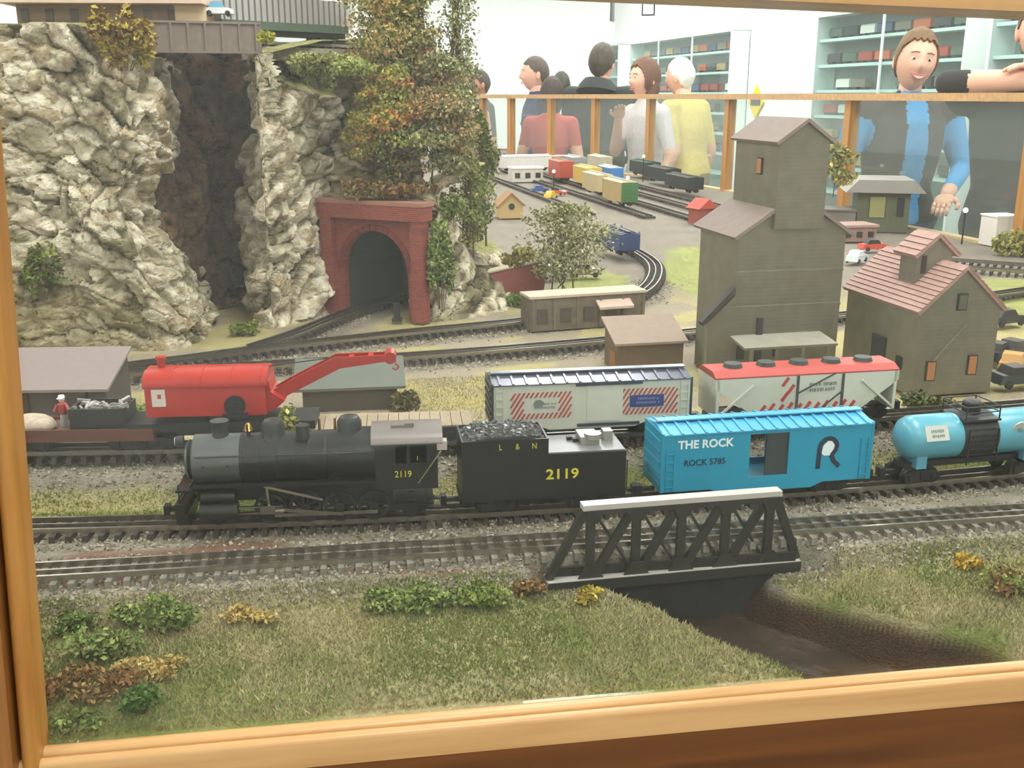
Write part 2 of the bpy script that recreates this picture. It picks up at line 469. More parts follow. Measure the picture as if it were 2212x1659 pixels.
mid = mixc(rgb(178, 166, 118)[None, None, :] * np.ones(XX.shape + (3,)), rgb(160, 148, 128)[None, None, :], sstep(0.45, 0.6, n1))
d45 = np.minimum(np.minimum(dist_poly(XX, YY, T4P), dist_poly(XX, YY, T5P)), dist_poly(XX, YY, T6P))
grav = mixc(rgb(150, 140, 124)[None, None, :] * np.ones(XX.shape + (3,)), rgb(122, 114, 102)[None, None, :], n4)
mid = mixc(mid, grav, sstep(0.075, 0.05, d45 + 0.02 * (n2 - 0.5)))
farc = mixc(rgb(150, 140, 128)[None, None, :] * np.ones(XX.shape + (3,)), rgb(128, 118, 108)[None, None, :], n2)
mid = mixc(mid, farc, sstep(2.1, 2.6, YY))
for (gx, gy, rx, ry) in ((0.48, 2.65, 0.10, 0.30), (0.62, 3.0, 0.16, 0.22), (0.2, 2.55, 0.1, 0.2), (1.10, 2.25, 0.22, 0.16), (1.3, 2.45, 0.3, 0.15)):
    q = ((XX - gx) / rx) ** 2 + ((YY - gy) / ry) ** 2 + 0.9 * (n2 - 0.5)
    mid = mixc(mid, rgb(150, 154, 92)[None, None, :] * (0.75 + 0.5 * n4[..., None]), 0.9 * sstep(1.3, 0.6, q))
col = mixc(col, mid, sstep(0.055, 0.075, v3))
g = gully(XX, YY)
# bare brown earth on the gully banks and floor
earth = mixc(rgb(74, 54, 38)[None, None, :] * np.ones(XX.shape + (3,)), rgb(50, 38, 28)[None, None, :], n2)
col = mixc(col, earth, sstep(0.05, 0.3, g))
ny, nx = XX.shape
idx = np.arange(ny * nx).reshape(ny, nx)
Fq = np.stack([idx[:-1, :-1], idx[:-1, 1:], idx[1:, 1:], idx[1:, :-1]], -1).reshape(-1, 4)
GROUND = mat('layout_ground', (150, 140, 100), 0.95, var=0.28, scale=160, attr='Col', bump=0.6, bscale=420, spec=0.1)
me = mesh_np('ground', np.stack([XX, YY, ZZ], -1).reshape(-1, 3), Fq, GROUND, col.reshape(-1, 3), True)
setp(link('ground', me), 'sculpted scenery ground of the model railroad layout', None, kind='structure')

# layout bench under the scenery (plain skirt below the railing)
mb = MB()
for (ax, ay), (bx, by) in zip(FENCE[:-1], FENCE[1:]):
    mb.bar((ax + .03, ay, 0.49), (bx + .03, by, 0.49), 0.03, 0.98)
setp(mb.build('wall_layout', wood_mat('bench_skirt', (150, 104, 56), (120, 80, 40), 0.4, 'Z')), kind='structure')

# ------------------------------------------------------------------ scattered grains and turf (uncountable)
rng = np.random.default_rng(7)
def stones(name, label, X, Y, size, pal, m, lift=0.3):
    n = len(X); Z = ground_z(X, Y)
    base = np.array([(1, 0, 0), (0, 1, 0), (-1, 0, 0), (0, -1, 0), (0, 0, 1), (0, 0, -1)], dtype=float)
    s = size * rng.uniform(0.6, 1.3, (n, 1, 3))
    jit = rng.normal(0, 0.25, (n, 6, 3))
    a = rng.uniform(0, 6.28, n); ca, sa = np.cos(a)[:, None], np.sin(a)[:, None]
    V = (base[None] + jit) * s
    vx = V[..., 0] * ca - V[..., 1] * sa; vy = V[..., 0] * sa + V[..., 1] * ca
    V = np.stack([vx + X[:, None], vy + Y[:, None], V[..., 2] + (Z + size * lift)[:, None]], -1).reshape(-1, 3)
    tri = np.array([(0, 1, 4), (1, 2, 4), (2, 3, 4), (3, 0, 4), (1, 0, 5), (2, 1, 5), (3, 2, 5), (0, 3, 5)])
    Fc = (tri[None] + (np.arange(n) * 6)[:, None, None]).reshape(-1, 3)
    pc = np.array([rgb(*p) for p in pal])[rng.integers(0, len(pal), n)] * rng.uniform(0.75, 1.2, (n, 1))
    o = link(name, mesh_np(name, V, Fc, m, np.repeat(pc, 6, 0)))
    return setp(o, label, 'ballast', kind='stuff')
STONE = mat('ballast_stone', (140, 132, 118), 0.9, attr='Col', spec=0.2)
def band(n, Yf, lo, hi, x0=-0.62, x1=0.85):
    X = rng.uniform(x0, x1, n); return X, Yf(X) + rng.uniform(lo, hi, n)
bx, by = zip(band(9000, Y1, -0.066, 0.05), band(5500, Y2, -0.05, 0.040), band(5500, Y3, -0.060, 0.05))
bx, by = np.concatenate(bx), np.concatenate(by)
k = gully(bx, by) < 0.05; bx, by = bx[k], by[k]
stones('ballast', 'loose grey crushed stone ballast along the three front tracks', bx, by, 0.0021,
       [(152, 144, 130), (128, 120, 108), (112, 104, 92), (166, 156, 140), (116, 112, 84)], STONE)
def along(pts, n, w):
    P_ = np.array(pts); seg = np.hypot(*np.diff(P_, axis=0).T); cs = np.concatenate([[0], np.cumsum(seg)])
    t = rng.uniform(0, cs[-1], n)
    return np.interp(t, cs, P_[:, 0]) + rng.normal(0, w, n), np.interp(t, cs, P_[:, 1]) + rng.normal(0, w, n)
q = [along(T4P[1:9], 4500, 0.026), along(T5P[1:9], 5500, 0.026), along(T6P[:4], 1200, 0.02)]
stones('ballast', 'loose pale stone ballast along the tracks behind the boxcar', np.concatenate([a for a, b in q]), np.concatenate([b for a, b in q]),
       0.0026, [(172, 162, 144), (150, 140, 124), (130, 122, 108)], STONE)

def turf(name, label, X, Y, h, pal, w=0.0009):
    n = len(X); Z = ground_z(X, Y)
    a = rng.uniform(0, 6.28, n); hh = h * rng.uniform(0.5, 1.3, n)
    dx, dy = np.cos(a) * w, np.sin(a) * w
    lx, ly = rng.normal(0, 0.5, n) * hh, rng.normal(0, 0.5, n) * hh
    V = np.stack([np.stack([X - dx, Y - dy, Z - 0.0005], -1), np.stack([X + dx, Y + dy, Z - 0.0005], -1), np.stack([X + lx, Y + ly, Z + hh], -1)], 1).reshape(-1, 3)
    Fc = np.arange(n * 3).reshape(-1, 3)
    t = fbm(X * 11, Y * 11, 3, 61)
    pc = np.array([rgb(*p) for p in pal]); k = np.clip((t - 0.28) / 0.44 * len(pal) + rng.normal(0, 0.5, n), 0, len(pal) - 1).astype(int)
    cc = pc[k] * rng.uniform(0.8, 1.15, (n, 1))
    return setp(link(name, mesh_np(name, V, Fc, mat('static_grass', (140, 140, 80), 0.9, attr='Col', spec=0.1), np.repeat(cc, 3, 0))), label, 'grass', kind='stuff')
X = rng.uniform(-0.48, 0.75, 90000); Y = YW(X) + 0.012 + rng.uniform(0, 1, 90000) * (Y1(X) - 0.055 - YW(X))
k = gully(X, Y) < 0.08; X, Y = X[k], Y[k]
turf('grass', 'short dry green grass in the foreground beside the creek', X, Y, 0.0042, [(172, 160, 122), (162, 152, 112), (152, 146, 102), (136, 138, 86), (122, 128, 74)])
X = rng.uniform(-0.75, 0.8, 16000); t = rng.uniform(0, 1, 16000); Y = (Y2(X) + 0.043) * (1 - t) + (Y3(X) - 0.062) * t
turf('grass', 'green grass strip between the locomotive and the crane track', X, Y, 0.004, [(168, 160, 112), (152, 152, 92), (136, 146, 80), (120, 134, 68)])
X = rng.uniform(-0.2, 0.25, 14000); Y = Y3(X) + rng.uniform(0.075, 0.42, 14000)
k = dist_poly(X, Y, T4P) > 0.05; X, Y = X[k], Y[k]
turf('grass', 'yellow dry grass patch behind the striped white boxcar', X, Y, 0.004, [(190, 180, 128), (178, 170, 108), (166, 156, 100)])

# creek
WATER = mat('creek_water', (44, 35, 28), 0.10, spec=0.6, bump=0.25, bscale=40, rgb2=(72, 60, 50), scale=14)
pts = []
for y in np.linspace(0.833, 0.99, 16):
    xc = 0.178 + max(0.985 - y, 0) * 1.2 + 0.1 * max(0.9 - y, 0); pts.append((xc, y))
mb = MB(); vs = []; fs = []
for i, (x, y) in enumerate(pts):
    ya, yb = y - 0.018, y + 0.0195; vs += [(x - 0.12, ya, 0.913), (x + 0.13, yb, 0.913), (x - 0.12, ya, 0.908), (x + 0.13, yb, 0.908)]
    if i: b = 4 * i; fs += [(b - 4, b - 3, b + 1, b), (b - 2, b + 2, b + 3, b - 1)]
e = 4 * (len(pts) - 1); fs += [(0, 2, 3, 1), (e, e + 1, e + 3, e + 2)]
mb.add(vs, fs)
setp(mb.build('creek', WATER), 'shiny dark brown creek water in the gully under the bridge', 'creek')
# ================================================================== TRACKS
RAIL = mat('rail_steel', (168, 162, 152), 0.28, 0.95, var=0.15, scale=60)
TIE = mat('tie_wood', (58, 50, 42), 0.8, var=0.3, scale=90)
TIE2 = mat('tie_weathered', (92, 84, 72), 0.85, var=0.3, scale=90)
TIE3 = mat('tie_buried', (116, 110, 98), 0.9, var=0.3, scale=90)
def resample(pts, step):
    P_ = [Vector((p[0], p[1])) for p in pts]; out = []
    for i in range(len(P_) - 1):
        p0 = P_[max(i - 1, 0)]; p1 = P_[i]; p2 = P_[i + 1]; p3 = P_[min(i + 2, len(P_) - 1)]
        for k in range(24):
            t = k / 24
            out.append(0.5 * ((2 * p1) + (p2 - p0) * t + (2 * p0 - 5 * p1 + 4 * p2 - p3) * t * t + (3 * p1 - p0 - 3 * p2 + p3) * t ** 3))
    out.append(P_[-1]); res = [out[0]]; acc = 0
    for a, b in zip(out[:-1], out[1:]):
        L = (b - a).length
        while acc + L >= step:
            f = (step - acc) / L; a = a.lerp(b, f); L = (b - a).length; res.append(a.copy()); acc = 0
        acc += L
    return res
tie_meshes = {}
def track(label, pts, z, ties=True, step=0.0175, gauge=0.032, third=True, tm=TIE, every=1, group=None, tw=0.0065):
    pt = resample(pts, step)
    t = thing('railroad_track', label, 'track', (pt[0].x, pt[0].y, z), 0, group)
    o = pt[0]
    tan = []
    for i in range(len(pt)):
        a = pt[max(i - 1, 0)]; b = pt[min(i + 1, len(pt) - 1)]; tan.append((b - a).normalized())
    for off, w, h in ((-gauge / 2, 0.0028, 0.0058), (gauge / 2, 0.0028, 0.0058)) + (((0, 0.0022, 0.0048),) if third else ()):
        mb = MB(); vs = []; fs = []
        for i, (p, d) in enumerate(zip(pt, tan)):
            n = Vector((-d.y, d.x)); c = p - o + n * off
            for sx, zz in ((-w / 2, -0.0058), (w / 2, -0.0058), (w / 2, -0.0058 + h), (-w / 2, -0.0058 + h)):
                vs.append((c.x + n.x * sx, c.y + n.y * sx, zz))
            if i:
                b = 4 * i
                fs += [(b - 4 + j, b - 4 + (j + 1) % 4, b + (j + 1) % 4, b + j) for j in range(4)]
        fs += [(3, 2, 1, 0), tuple(range(len(vs) - 4, len(vs)))]
        mb.add(vs, fs); mb.build('rail', RAIL, t)
    if ties:
        key = (tm.name, gauge, tw)
        if key not in tie_meshes:
            tie_meshes[key] = MB().box((0, 0, -0.0097), (tw, gauge * 1.72, 0.008), taper=0.95).mesh('tie', tm)
        for i in range(0, len(pt), every):
            link('tie', tie_meshes[key], t, (pt[i].x - o.x, pt[i].y - o.y, 0), (0, 0, math.atan2(tan[i].y, tan[i].x)))
    return t
fx = lambda Yf, a, b, n=14: [(x, Yf(x)) for x in np.linspace(a, b, n)]
track('nearest three rail track running through the black truss bridge', fx(Y1, -0.75, 1.1), 1.0, tm=TIE3)
track('three rail track carrying the black steam locomotive', fx(Y2, -0.8, 1.1), 1.0)
track('raised three rail track carrying the red crane', fx(Y3, -0.8, 1.1), 1.04)
track('track behind the striped boxcar passing the small brown shed', T4P, 1.02)
track('track curving away behind the low flat roofed building', T5P, 1.02)
track('branch track leading into the brick tunnel portal', T6P, 1.02)
UDIR = Vector((-0.22, 0.975)).normalized()
for i, (x, y) in enumerate(((0.30, 4.0), (0.52, 3.9), (0.70, 3.75), (0.86, 3.7), (1.02, 3.6))):
    a = Vector((x, y)); b = a + UDIR * 2.6
    track(['leftmost track of the far rail yard', 'far yard track beside the tan and green boxcar', 'middle track of the far rail yard',
           'far yard track with the black train', 'far yard track next to the glass railing'][i], [a, (a + b) / 2, b], 1.02, step=0.03, third=False, group='far rail yard tracks')
a, b = Vector((1.02, 2.80)), Vector((1.62, 2.45))
for k in range(2):
    off = Vector((0.06, 0.11)) * k
    track(['track on the right beyond the annex barn, nearer of two', 'track on the right beyond the annex barn, farther of two'][k], [a + off, (a + b) / 2 + off, b + off], 1.02, step=0.02, third=False)

# ------------------------------------------------------------------ truss bridge
BLK = mat('bridge_black', (40, 40, 34), 0.45, var=0.2, scale=50)
BRT = mat('bridge_lit', (172, 166, 160), 0.4)  # pale grey paints in the light on the black bridge's flanges
bl = P(1180, 1252, 0.972); br_ = P(1722, 1204, 0.972)
byaw = math.atan2(br_.y - bl.y, br_.x - bl.x); BL = (br_ - bl).length
br = thing('truss_bridge', 'small black truss bridge side spanning the creek gully', 'bridge', bl, byaw)
H = 0.079; inset = BL * 0.13
topx0, topx1 = inset + 0.004, BL - inset + 0.006
MB().box((BL / 2, 0.002, -0.002), (BL, 0.022, 0.004)).build('bottom_chord', BRT, br)
MB().box((BL / 2, -0.0085, -0.006), (BL, 0.003, 0.011)).build('bottom_web', BLK, br)
MB().box(((topx0 + topx1) / 2, 0, H), (topx1 - topx0 + 0.008, 0.014, 0.006)).build('top_chord', BRT, br)
MB().box(((topx0 + topx1) / 2, -0.0055, H - 0.0055), (topx1 - topx0, 0.003, 0.006)).build('top_web', BLK, br)
MB().bar((0.002, 0, 0), (topx0, 0, H - 0.004), 0.008, 0.007, (0, 1, 0)).build('end_post', BLK, br)
MB().bar((BL - 0.002, 0, 0), (topx1, 0, H - 0.004), 0.008, 0.007, (0, 1, 0)).build('end_post', BLK, br)
npan = 5
xs = [topx0 + (topx1 - topx0) * (i + 0.12) / (npan - 0.76) for i in range(npan)]
for i, x in enumerate(xs):
    MB().box((x, 0, H / 2), (0.009, 0.006, H - 0.006)).build('vertical_post', BLK, br)
for i in range(npan - 1):
    MB().bar((xs[i] + 0.006, 0.0, 0.003), (xs[i + 1] - 0.004, 0.0, H - 0.006), 0.0085, 0.006, (0, 1, 0)).build('diagonal', BLK, br)
    MB().bar((xs[i] + 0.003, 0.003, H - 0.006), (xs[i + 1] - 0.004, 0.003, 0.003), 0.003, 0.0028, (0, 1, 0)).build('counter_brace', BLK, br)
for i in range(npan):
    MB().prism([(-0.015, -0.002), (0.015, -0.002), (0.006, 0.014), (-0.006, 0.014)], 'y', -0.006, -0.0045).build('gusset', BLK, br, (xs[i], 0, 0))
    MB().prism([(-0.013, H - 0.004), (0.013, H - 0.004), (0.006, H - 0.018), (-0.006, H - 0.018)], 'y', -0.006, -0.0045).build('gusset', BLK, br, (xs[i], 0, 0))
# abutment wall carrying the track; near-black colour stands for the bridge shadow
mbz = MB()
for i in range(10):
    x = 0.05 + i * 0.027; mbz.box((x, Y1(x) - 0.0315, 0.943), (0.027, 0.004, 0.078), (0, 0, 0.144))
setp(mbz.build('abutment', mat('abutment_shadow', (34, 31, 27), 0.9, var=0.3, scale=60)), 'stone abutment wall behind the truss bridge, coloured as the bridge shadow', 'wall')

# ================================================================== ROLLING STOCK
def on_track(Yf, z, px):
    lo, hi = -1.5, 1.5
    for _ in range(60):
        m = (lo + hi) / 2; d = Vector((m, Yf(m), z)) - EYE
        u = d.x / d.dot(FWD) * F + 1106
        if u < px: lo = m
        else: hi = m
    yaw = math.atan((Yf(m + .01) - Yf(m - .01)) / .02)
    return (m, Yf(m), z), yaw
BLACK = mat('plastic_black', (34, 34, 33), 0.45)
BLKM = mat('black_metal', (44, 44, 44), 0.35, 0.3)
STEEL = mat('polished_steel', (185, 182, 178), 0.2, 1.0)
wheel_m = MB().cyl((0, -0.003, 0.009), (0, 0.003, 0.009), 0.009, n=16).cyl((0, 0.002, 0.009), (0, 0.0035, 0.009), 0.0105, n=16).mesh('wheel', BLKM, 40)
sideframe_m = None
def truck(parent, x, L=0.044, m=BLKM):
    """a truck part with its wheels as sub-parts"""
    global sideframe_m
    if sideframe_m is None:
        mb = MB()
        for s in (-1, 1):
            mb.prism([(-0.024, 0.006), (-0.024, 0.013), (-0.010, 0.017), (0.010, 0.017), (0.024, 0.013), (0.024, 0.006), (0.010, 0.0045), (-0.010, 0.0045)], 'y', s * 0.0205 - 0.0015, s * 0.0205 + 0.0015)
            for k in (-1, 1): mb.box((k * 0.015, s * 0.0225, 0.0095), (0.008, 0.003, 0.008))
            mb.box((0, s * 0.0225, 0.011), (0.007, 0.002, 0.009))
        mb.box((0, 0, 0.013), (0.012, 0.04, 0.006))
        sideframe_m = mb.mesh('truck', BLKM)
    t = link('truck', sideframe_m, parent, (x, 0, 0))
    for k in (-1, 1):
        for s in (-1, 1): link('wheel', wheel_m, t, (k * 0.015, s * 0.016, 0), (0, 0, 0 if s < 0 else math.pi))
    return t
coupler_m = MB().box((0.008, 0, 0.012), (0.018, 0.006, 0.004)).box((0.019, 0, 0.0125), (0.007, 0.011, 0.011)).mesh('coupler', BLKM)
def couplers(parent, x): link('coupler', coupler_m, parent, (x, 0, 0)); link('coupler', coupler_m, parent, (-x, 0, 0), (0, 0, math.pi))

FRONT = (math.pi / 2, 0, 0)      # text facing -y
def scribble(parent, loc, w, rows, h, m, rot=(0, 0, 0), seed=1):
    """blurred print: rows of short strokes"""
    r = random.Random(seed); mb = MB()
    for k in range(rows):
        z = (rows / 2 - k - 0.5) * h * 1.5; x = -w / 2 * r.uniform(0.8, 1)
        while x < w / 2 * 0.95:
            q = r.uniform(0.4, 0.9) * h
            mb.box((x + q / 2, 0, z + r.uniform(-.08, .08) * h), (q * 0.55, 0.0004, h * r.uniform(0.7, 1.0))); x += q * (1.0 if r.random() < 0.85 else 1.7)
    return mb.build('print', m, parent, loc, rot)

def boxcar(label, loc, yaw, L, W, z0, z1, body, roofm, endm=None, door=True, opened=False, ribs=18, group=None, name='boxcar', track_trucks=True):
    t = thing(name, label, 'railcar', loc, yaw, group)
    hx, hy = L / 2, W / 2; th = 0.002
    d0, d1 = -0.024, 0.024                # door opening
    if opened:
        mb = MB()
        for s in (-1, 1):
            mb.box(((d0 - hx) / 2, s * (hy - th / 2), (z0 + z1) / 2), (d0 + hx, th, z1 - z0))
            mb.box(((d1 + hx) / 2, s * (hy - th / 2), (z0 + z1) / 2), (hx - d1, th, z1 - z0))
            mb.box((0, s * (hy - th / 2), z0 + 0.006), (d1 - d0, th, 0.012)); mb.box((0, s * (hy - th / 2), z1 - 0.002), (d1 - d0, th, 0.004))
        mb.box((0, 0, z0 + 0.002), (L - 0.004, W - 2 * th, 0.004))
        for s in (-1, 1): mb.box((s * (hx - th / 2), 0, (z0 + z1) / 2), (th, W - 2 * th, z1 - z0))
        mb.build('body', body, t)
    else:
        mb = MB().box((0, 0, (z0 + z1) / 2), (L, W, z1 - z0))
        mb.build('body', body, t)
    # lower sill steps
    mb = MB(); mb.prism([(-0.07, z0), (0.07, z0), (0.055, z0 - 0.006), (-0.055, z0 - 0.006)], 'y', -hy, hy); mb.build('side_sill', body, t)
    MB().box((0, 0, z0 - 0.004), (L * 0.9, W * 0.5, 0.008)).build('underframe', BLKM, t)
    em = endm or body
    for s in (-1, 1):
        mb = MB().box((s * (hx + 0.001), 0, (z0 + z1) / 2 + 0.001), (0.003, W + 0.001, z1 - z0 + 0.003))
        for k in range(5): mb.box((s * (hx + 0.003), 0, z0 + (k + 0.7) * (z1 - z0) / 5.4), (0.002, W * 0.86, 0.003))
        mb.build('end_wall', em, t)
    # roof: pitched panel, ribs, running board
    rp = 0.007
    mb = MB().prism([(-hy - 0.002, z1), (hy + 0.002, z1), (hy + 0.002, z1 + 0.0015), (0, z1 + rp), (-hy - 0.002, z1 + 0.0015)], 'x', -hx - 0.001, hx + 0.001)
    r = mb.build('roof', roofm, t)
    rb = MB().prism([(-hy - 0.0025, z1 + 0.0005), (hy + 0.0025, z1 + 0.0005), (hy + 0.0025, z1 + 0.003), (0, z1 + rp + 0.0018), (-hy - 0.0025, z1 + 0.003)], 'x', -0.0013, 0.0013).mesh('roof_rib', roofm)
    for i in range(ribs): link('roof_rib', rb, r, (-hx + (i + 0.5) * L / ribs, 0, 0))
    MB().box((0, 0, z1 + rp + 0.0025), (L, 0.012, 0.0015)).build('running_board', roofm, t)
    if track_trucks:
        truck(t, -hx + 0.045); truck(t, hx - 0.045); couplers(t, hx)
    lad = MB()
    for k in range(5): lad.box((0, 0, k * 0.010), (0.009, 0.0012, 0.0014))
    for s in (-1, 1): lad.box((s * 0.0045, 0, 0.02), (0.0012, 0.0012, 0.05))
    lm = lad.mesh('ladder', body)
    link('ladder', lm, t, (-hx + 0.008, -hy - 0.001, z0 + 0.006)); link('ladder', lm, t, (hx - 0.008, -hy - 0.001, z0 + 0.006))
    return t

# ---- teal boxcar on the locomotive's track
TEAL = mat('boxcar_teal', (28, 140, 172), 0.42, var=0.05, scale=30)
TEALR = mat('boxcar_roof_teal', (66, 152, 190), 0.4, var=0.05, scale=30)
WHITE = mat('print_white', (214, 226, 226), 0.5)
DKBLUE = mat('print_dark', (26, 42, 60), 0.5)
loc, yaw = on_track(Y2, 1.0, 1630)
L, W, z0, z1 = 0.255, 0.064, 0.0185, 0.0865
t = boxcar('teal boxcar lettered THE ROCK with open door behind the tender', loc, yaw, L, W, z0, z1, TEAL, TEALR, opened=True)
hy = W / 2
dm = MB().box((0, 0, 0), (0.040, 0.0016, 0.058)).box((0, -0.001, 0.0), (0.040, 0.001, 0.002)).mesh('door', mat('door_dark', (52, 60, 62), 0.5))
link('door', dm, t, (0.017, -hy + 0.0032, 0.056)); link('door', dm, t, (0.048, hy + 0.001, 0.056))
text_mesh('lettering', 'THE ROCK', 0.0135, WHITE, t, (-0.078, -hy - 0.0004, 0.0745), FRONT, 1.0, bold=0.0004)
text_mesh('lettering', 'ROCK 5785', 0.0105, DKBLUE, t, (-0.078, -hy - 0.0004, 0.0525), FRONT, 0.95)
# the big R emblem: tapered bowl with a light eye
mb = MB()
def stroke(pts, w, y=0):
    for (ax, az), (bx_, bz) in zip(pts[:-1], pts[1:]): mb.bar((ax, y, az), (bx_, y, bz), w, 0.0008, (0, 1, 0))
stroke([(-0.0125, -0.020), (-0.0120, 0.006), (-0.0095, 0.0125), (-0.0035, 0.0165), (0.0035, 0.0160), (0.0090, 0.011), (0.0095, 0.004), (0.0035, -0.0045), (0.007, -0.012), (0.0145, -0.0185)], 0.0052)
R = mb.build('emblem', DKBLUE, t, (0.0745, -hy - 0.0006, 0.0555))
mb = MB().prism([(-0.0092, -0.001), (-0.0075, 0.008), (-0.002, 0.0135), (0.003, 0.0130), (0.0065, 0.008), (0.0060, 0.003), (0.001, -0.0045), (-0.006, -0.0045)], 'y', -0.0003, 0.0003)
mb.build('emblem_eye', WHITE, t, (0.0745, -hy - 0.0004, 0.0555))

# ---- white boxcar with striped panels on the raised track
BCW = mat('boxcar_white', (200, 202, 186), 0.5, var=0.05, scale=30)
BCN = mat('boxcar_navy', (42, 46, 60), 0.3)
BCRF = mat('boxcar_roof_navy', (96, 98, 112), 0.22, 0.35)
REDP = mat('print_red', (178, 58, 46), 0.5)
BLUEP = mat('print_blue', (38, 54, 120), 0.5)
GREYP = mat('print_grey', (120, 128, 122), 0.5)
loc, yaw = on_track(Y3, 1.04, 1268)
L, W, z0, z1 = 0.252, 0.062, 0.0195, 0.0725
t = boxcar('white boxcar with navy roof and red striped panels on raised track', loc, yaw, L, W, z0, z1, BCW, BCRF, BCN, ribs=15)
hy = W / 2
MB().box((0.02, -hy - 0.0015, z1 - 0.001), (0.085, 0.003, 0.004)).build('door_track', BCN, t)
MB().box((0.02, -hy - 0.0015, z0 - 0.001), (0.080, 0.003, 0.003)).build('door_track', BCN, t)
MB().box((0.015, -hy - 0.0006, (z0 + z1) / 2), (0.046, 0.0012, z1 - z0 - 0.006)).build('door', BCW, t)
def hatch_panel(parent, cx, cz, w, h, hole, y):
    """diagonal red bars clipped to a frame around a clear centre"""
    mb = MB(); pitch = 0.0058; sl = 0.0035; hw, hh = hole
    segs = [(-h / 2, -hh), (-hh, hh), (hh, h / 2)]
    k = -w / 2 - h
    while k < w / 2 + h:
        for a, b in segs:
            xa, xb = k + a * 0.62, k + b * 0.62; mid_ = (a + b) / 2
            parts = [(a, b)] if not (a == -hh) else None
            if parts is None:
                # split where the bar is over the clear centre
                n = 10; st = [(a + (b - a) * i / n, a + (b - a) * (i + 1) / n) for i in range(n)]
            else:
                n = 4; st = [(a + (b - a) * i / n, a + (b - a) * (i + 1) / n) for i in range(n)]
            for p, q in st:
                x0_, x1_ = k + p * 0.62, k + q * 0.62
                c = (x0_ + x1_) / 2
                if abs(c) > w / 2 or (abs(c) < hw and abs((p + q) / 2) < hh): continue
                mb.add([(x0_ - .0013, y, p), (x0_ + .0013, y, p), (x1_ + .0013, y, q), (x1_ - .0013, y, q)], [(0, 1, 2, 3)])
        k += pitch
    return mb.build('striped_panel', REDP, parent, (cx, 0, cz))
hatch_panel(t, -0.066, 0.046, 0.076, 0.034, (0.022, 0.010), -hy - 0.0008)
hatch_panel(t, 0.069, 0.046, 0.080, 0.034, (0.023, 0.0085), -hy - 0.0008)
MB().box((0.069, -hy - 0.0009, 0.0465), (0.044, 0.001, 0.0155)).build('blue_plate', BLUEP, t)
scribble(t, (0.069, -hy - 0.0016, 0.047), 0.030, 2, 0.0036, mat('print_pale_blue', (120, 132, 170), 0.5))
MB().prism([(-0.006, 0.0), (-0.003, 0.005), (0.003, 0.006), (0.008, 0.002), (0.005, -0.004), (-0.004, -0.005)], 'y', -0.0004, 0.0004).build('emblem', GREYP, t, (-0.07, -hy - 0.0006, 0.0475))
scribble(t, (-0.058, -hy - 0.0006, 0.0455), 0.018, 2, 0.003, GREYP, seed=4)

# ---- white covered hopper with red roof
HOPR = mat('hopper_red', (170, 62, 54), 0.45)
loc, yaw = on_track(Y3, 1.04, 1716)
t = thing('covered_hopper', 'white covered hopper car with red roof and red stripes by elevator', 'railcar', loc, yaw)
L, W, z0, z1 = 0.255, 0.062, 0.017, 0.069; hx, hy = L / 2, W / 2
mb = MB().prism([(-hx, z1), (-hx, z1 - 0.012), (-hx + 0.055, z0), (hx - 0.055, z0), (hx, z1 - 0.012), (hx, z1)], 'y', -hy, hy); mb.build('body', BCW, t)
mb = MB().prism([(-hy, z1), (hy, z1), (hy, z1 + 0.002), (hy * 0.6, z1 + 0.008), (-hy * 0.6, z1 + 0.008), (-hy, z1 + 0.002)], 'x', -hx, hx)
mb.build('roof', HOPR, t)
for k in range(5):
    MB().cyl((-hx + 0.035 + k * 0.046, 0, z1 + 0.008), (-hx + 0.035 + k * 0.046, 0, z1 + 0.013), 0.013, 0.011, 14).build('hatch', mat('hatch_dark', (52, 56, 52), 0.5), t)
for x in (-hx + 0.004, hx - 0.004): MB().box((x, 0, (z0 + z1) / 2), (0.004, W, z1 - z0)).build('end_post', BCW, t)
for s in (-1, 1):
    for q in (-hy - .0008, hy + .0008):
        MB().bar((s * (hx - 0.004), q, z0 + 0.002), (s * (hx - 0.052), q, z1 - 0.01), 0.003, 0.002, (0, 1, 0)).build('slope_brace', BCW, t)
MB().box((0, 0, z0 - 0.003), (L, 0.02, 0.006)).build('underframe', BLKM, t)
DRK = mat('rib_dark', (60, 60, 54), 0.5)
for x in (-0.015, 0.048): MB().box((x, -hy - 0.001, (z0 + z1) / 2), (0.0028, 0.002, z1 - z0)).build('side_rib', DRK, t)
MB().bar((-0.014, -hy - .0012, 0.046), (0.036, -hy - .0012, 0.070), 0.0018, 0.001, (0, 1, 0)).build('side_brace', DRK, t)
MB().bar((0.014, -hy - .0012, 0.020), (0.047, -hy - .0012, 0.045), 0.0018, 0.001, (0, 1, 0)).build('side_brace', DRK, t)
st = MB().bar((-0.004, 0, -0.0055), (0.004, 0, 0.0055), 0.0042, 0.0008, (0, 1, 0)).mesh('stripe', REDP)
for k in range(11):
    link('stripe', st, t, (-0.062 + k * 0.0125, -hy - 0.0007, 0.026 + (0.002 if k % 2 else 0)))
for k in range(3): link('stripe', st, t, (-0.032 + (k % 2) * 0.008, -hy - 0.0007, 0.042 + k * 0.010))
scribble(t, (0.018, -hy - 0.0008, 0.053), 0.040, 2, 0.005, GREYP, seed=7)
for k in (-1, 0, 1): MB().box((k * 0.05, 0, z0 - 0.003), (0.026, 0.035, 0.014), taper=1.5, rot=(math.pi, 0, 0)).build('discharge_chute', BCW, t)
truck(t, -hx + 0.03); truck(t, hx - 0.03); couplers(t, hx)

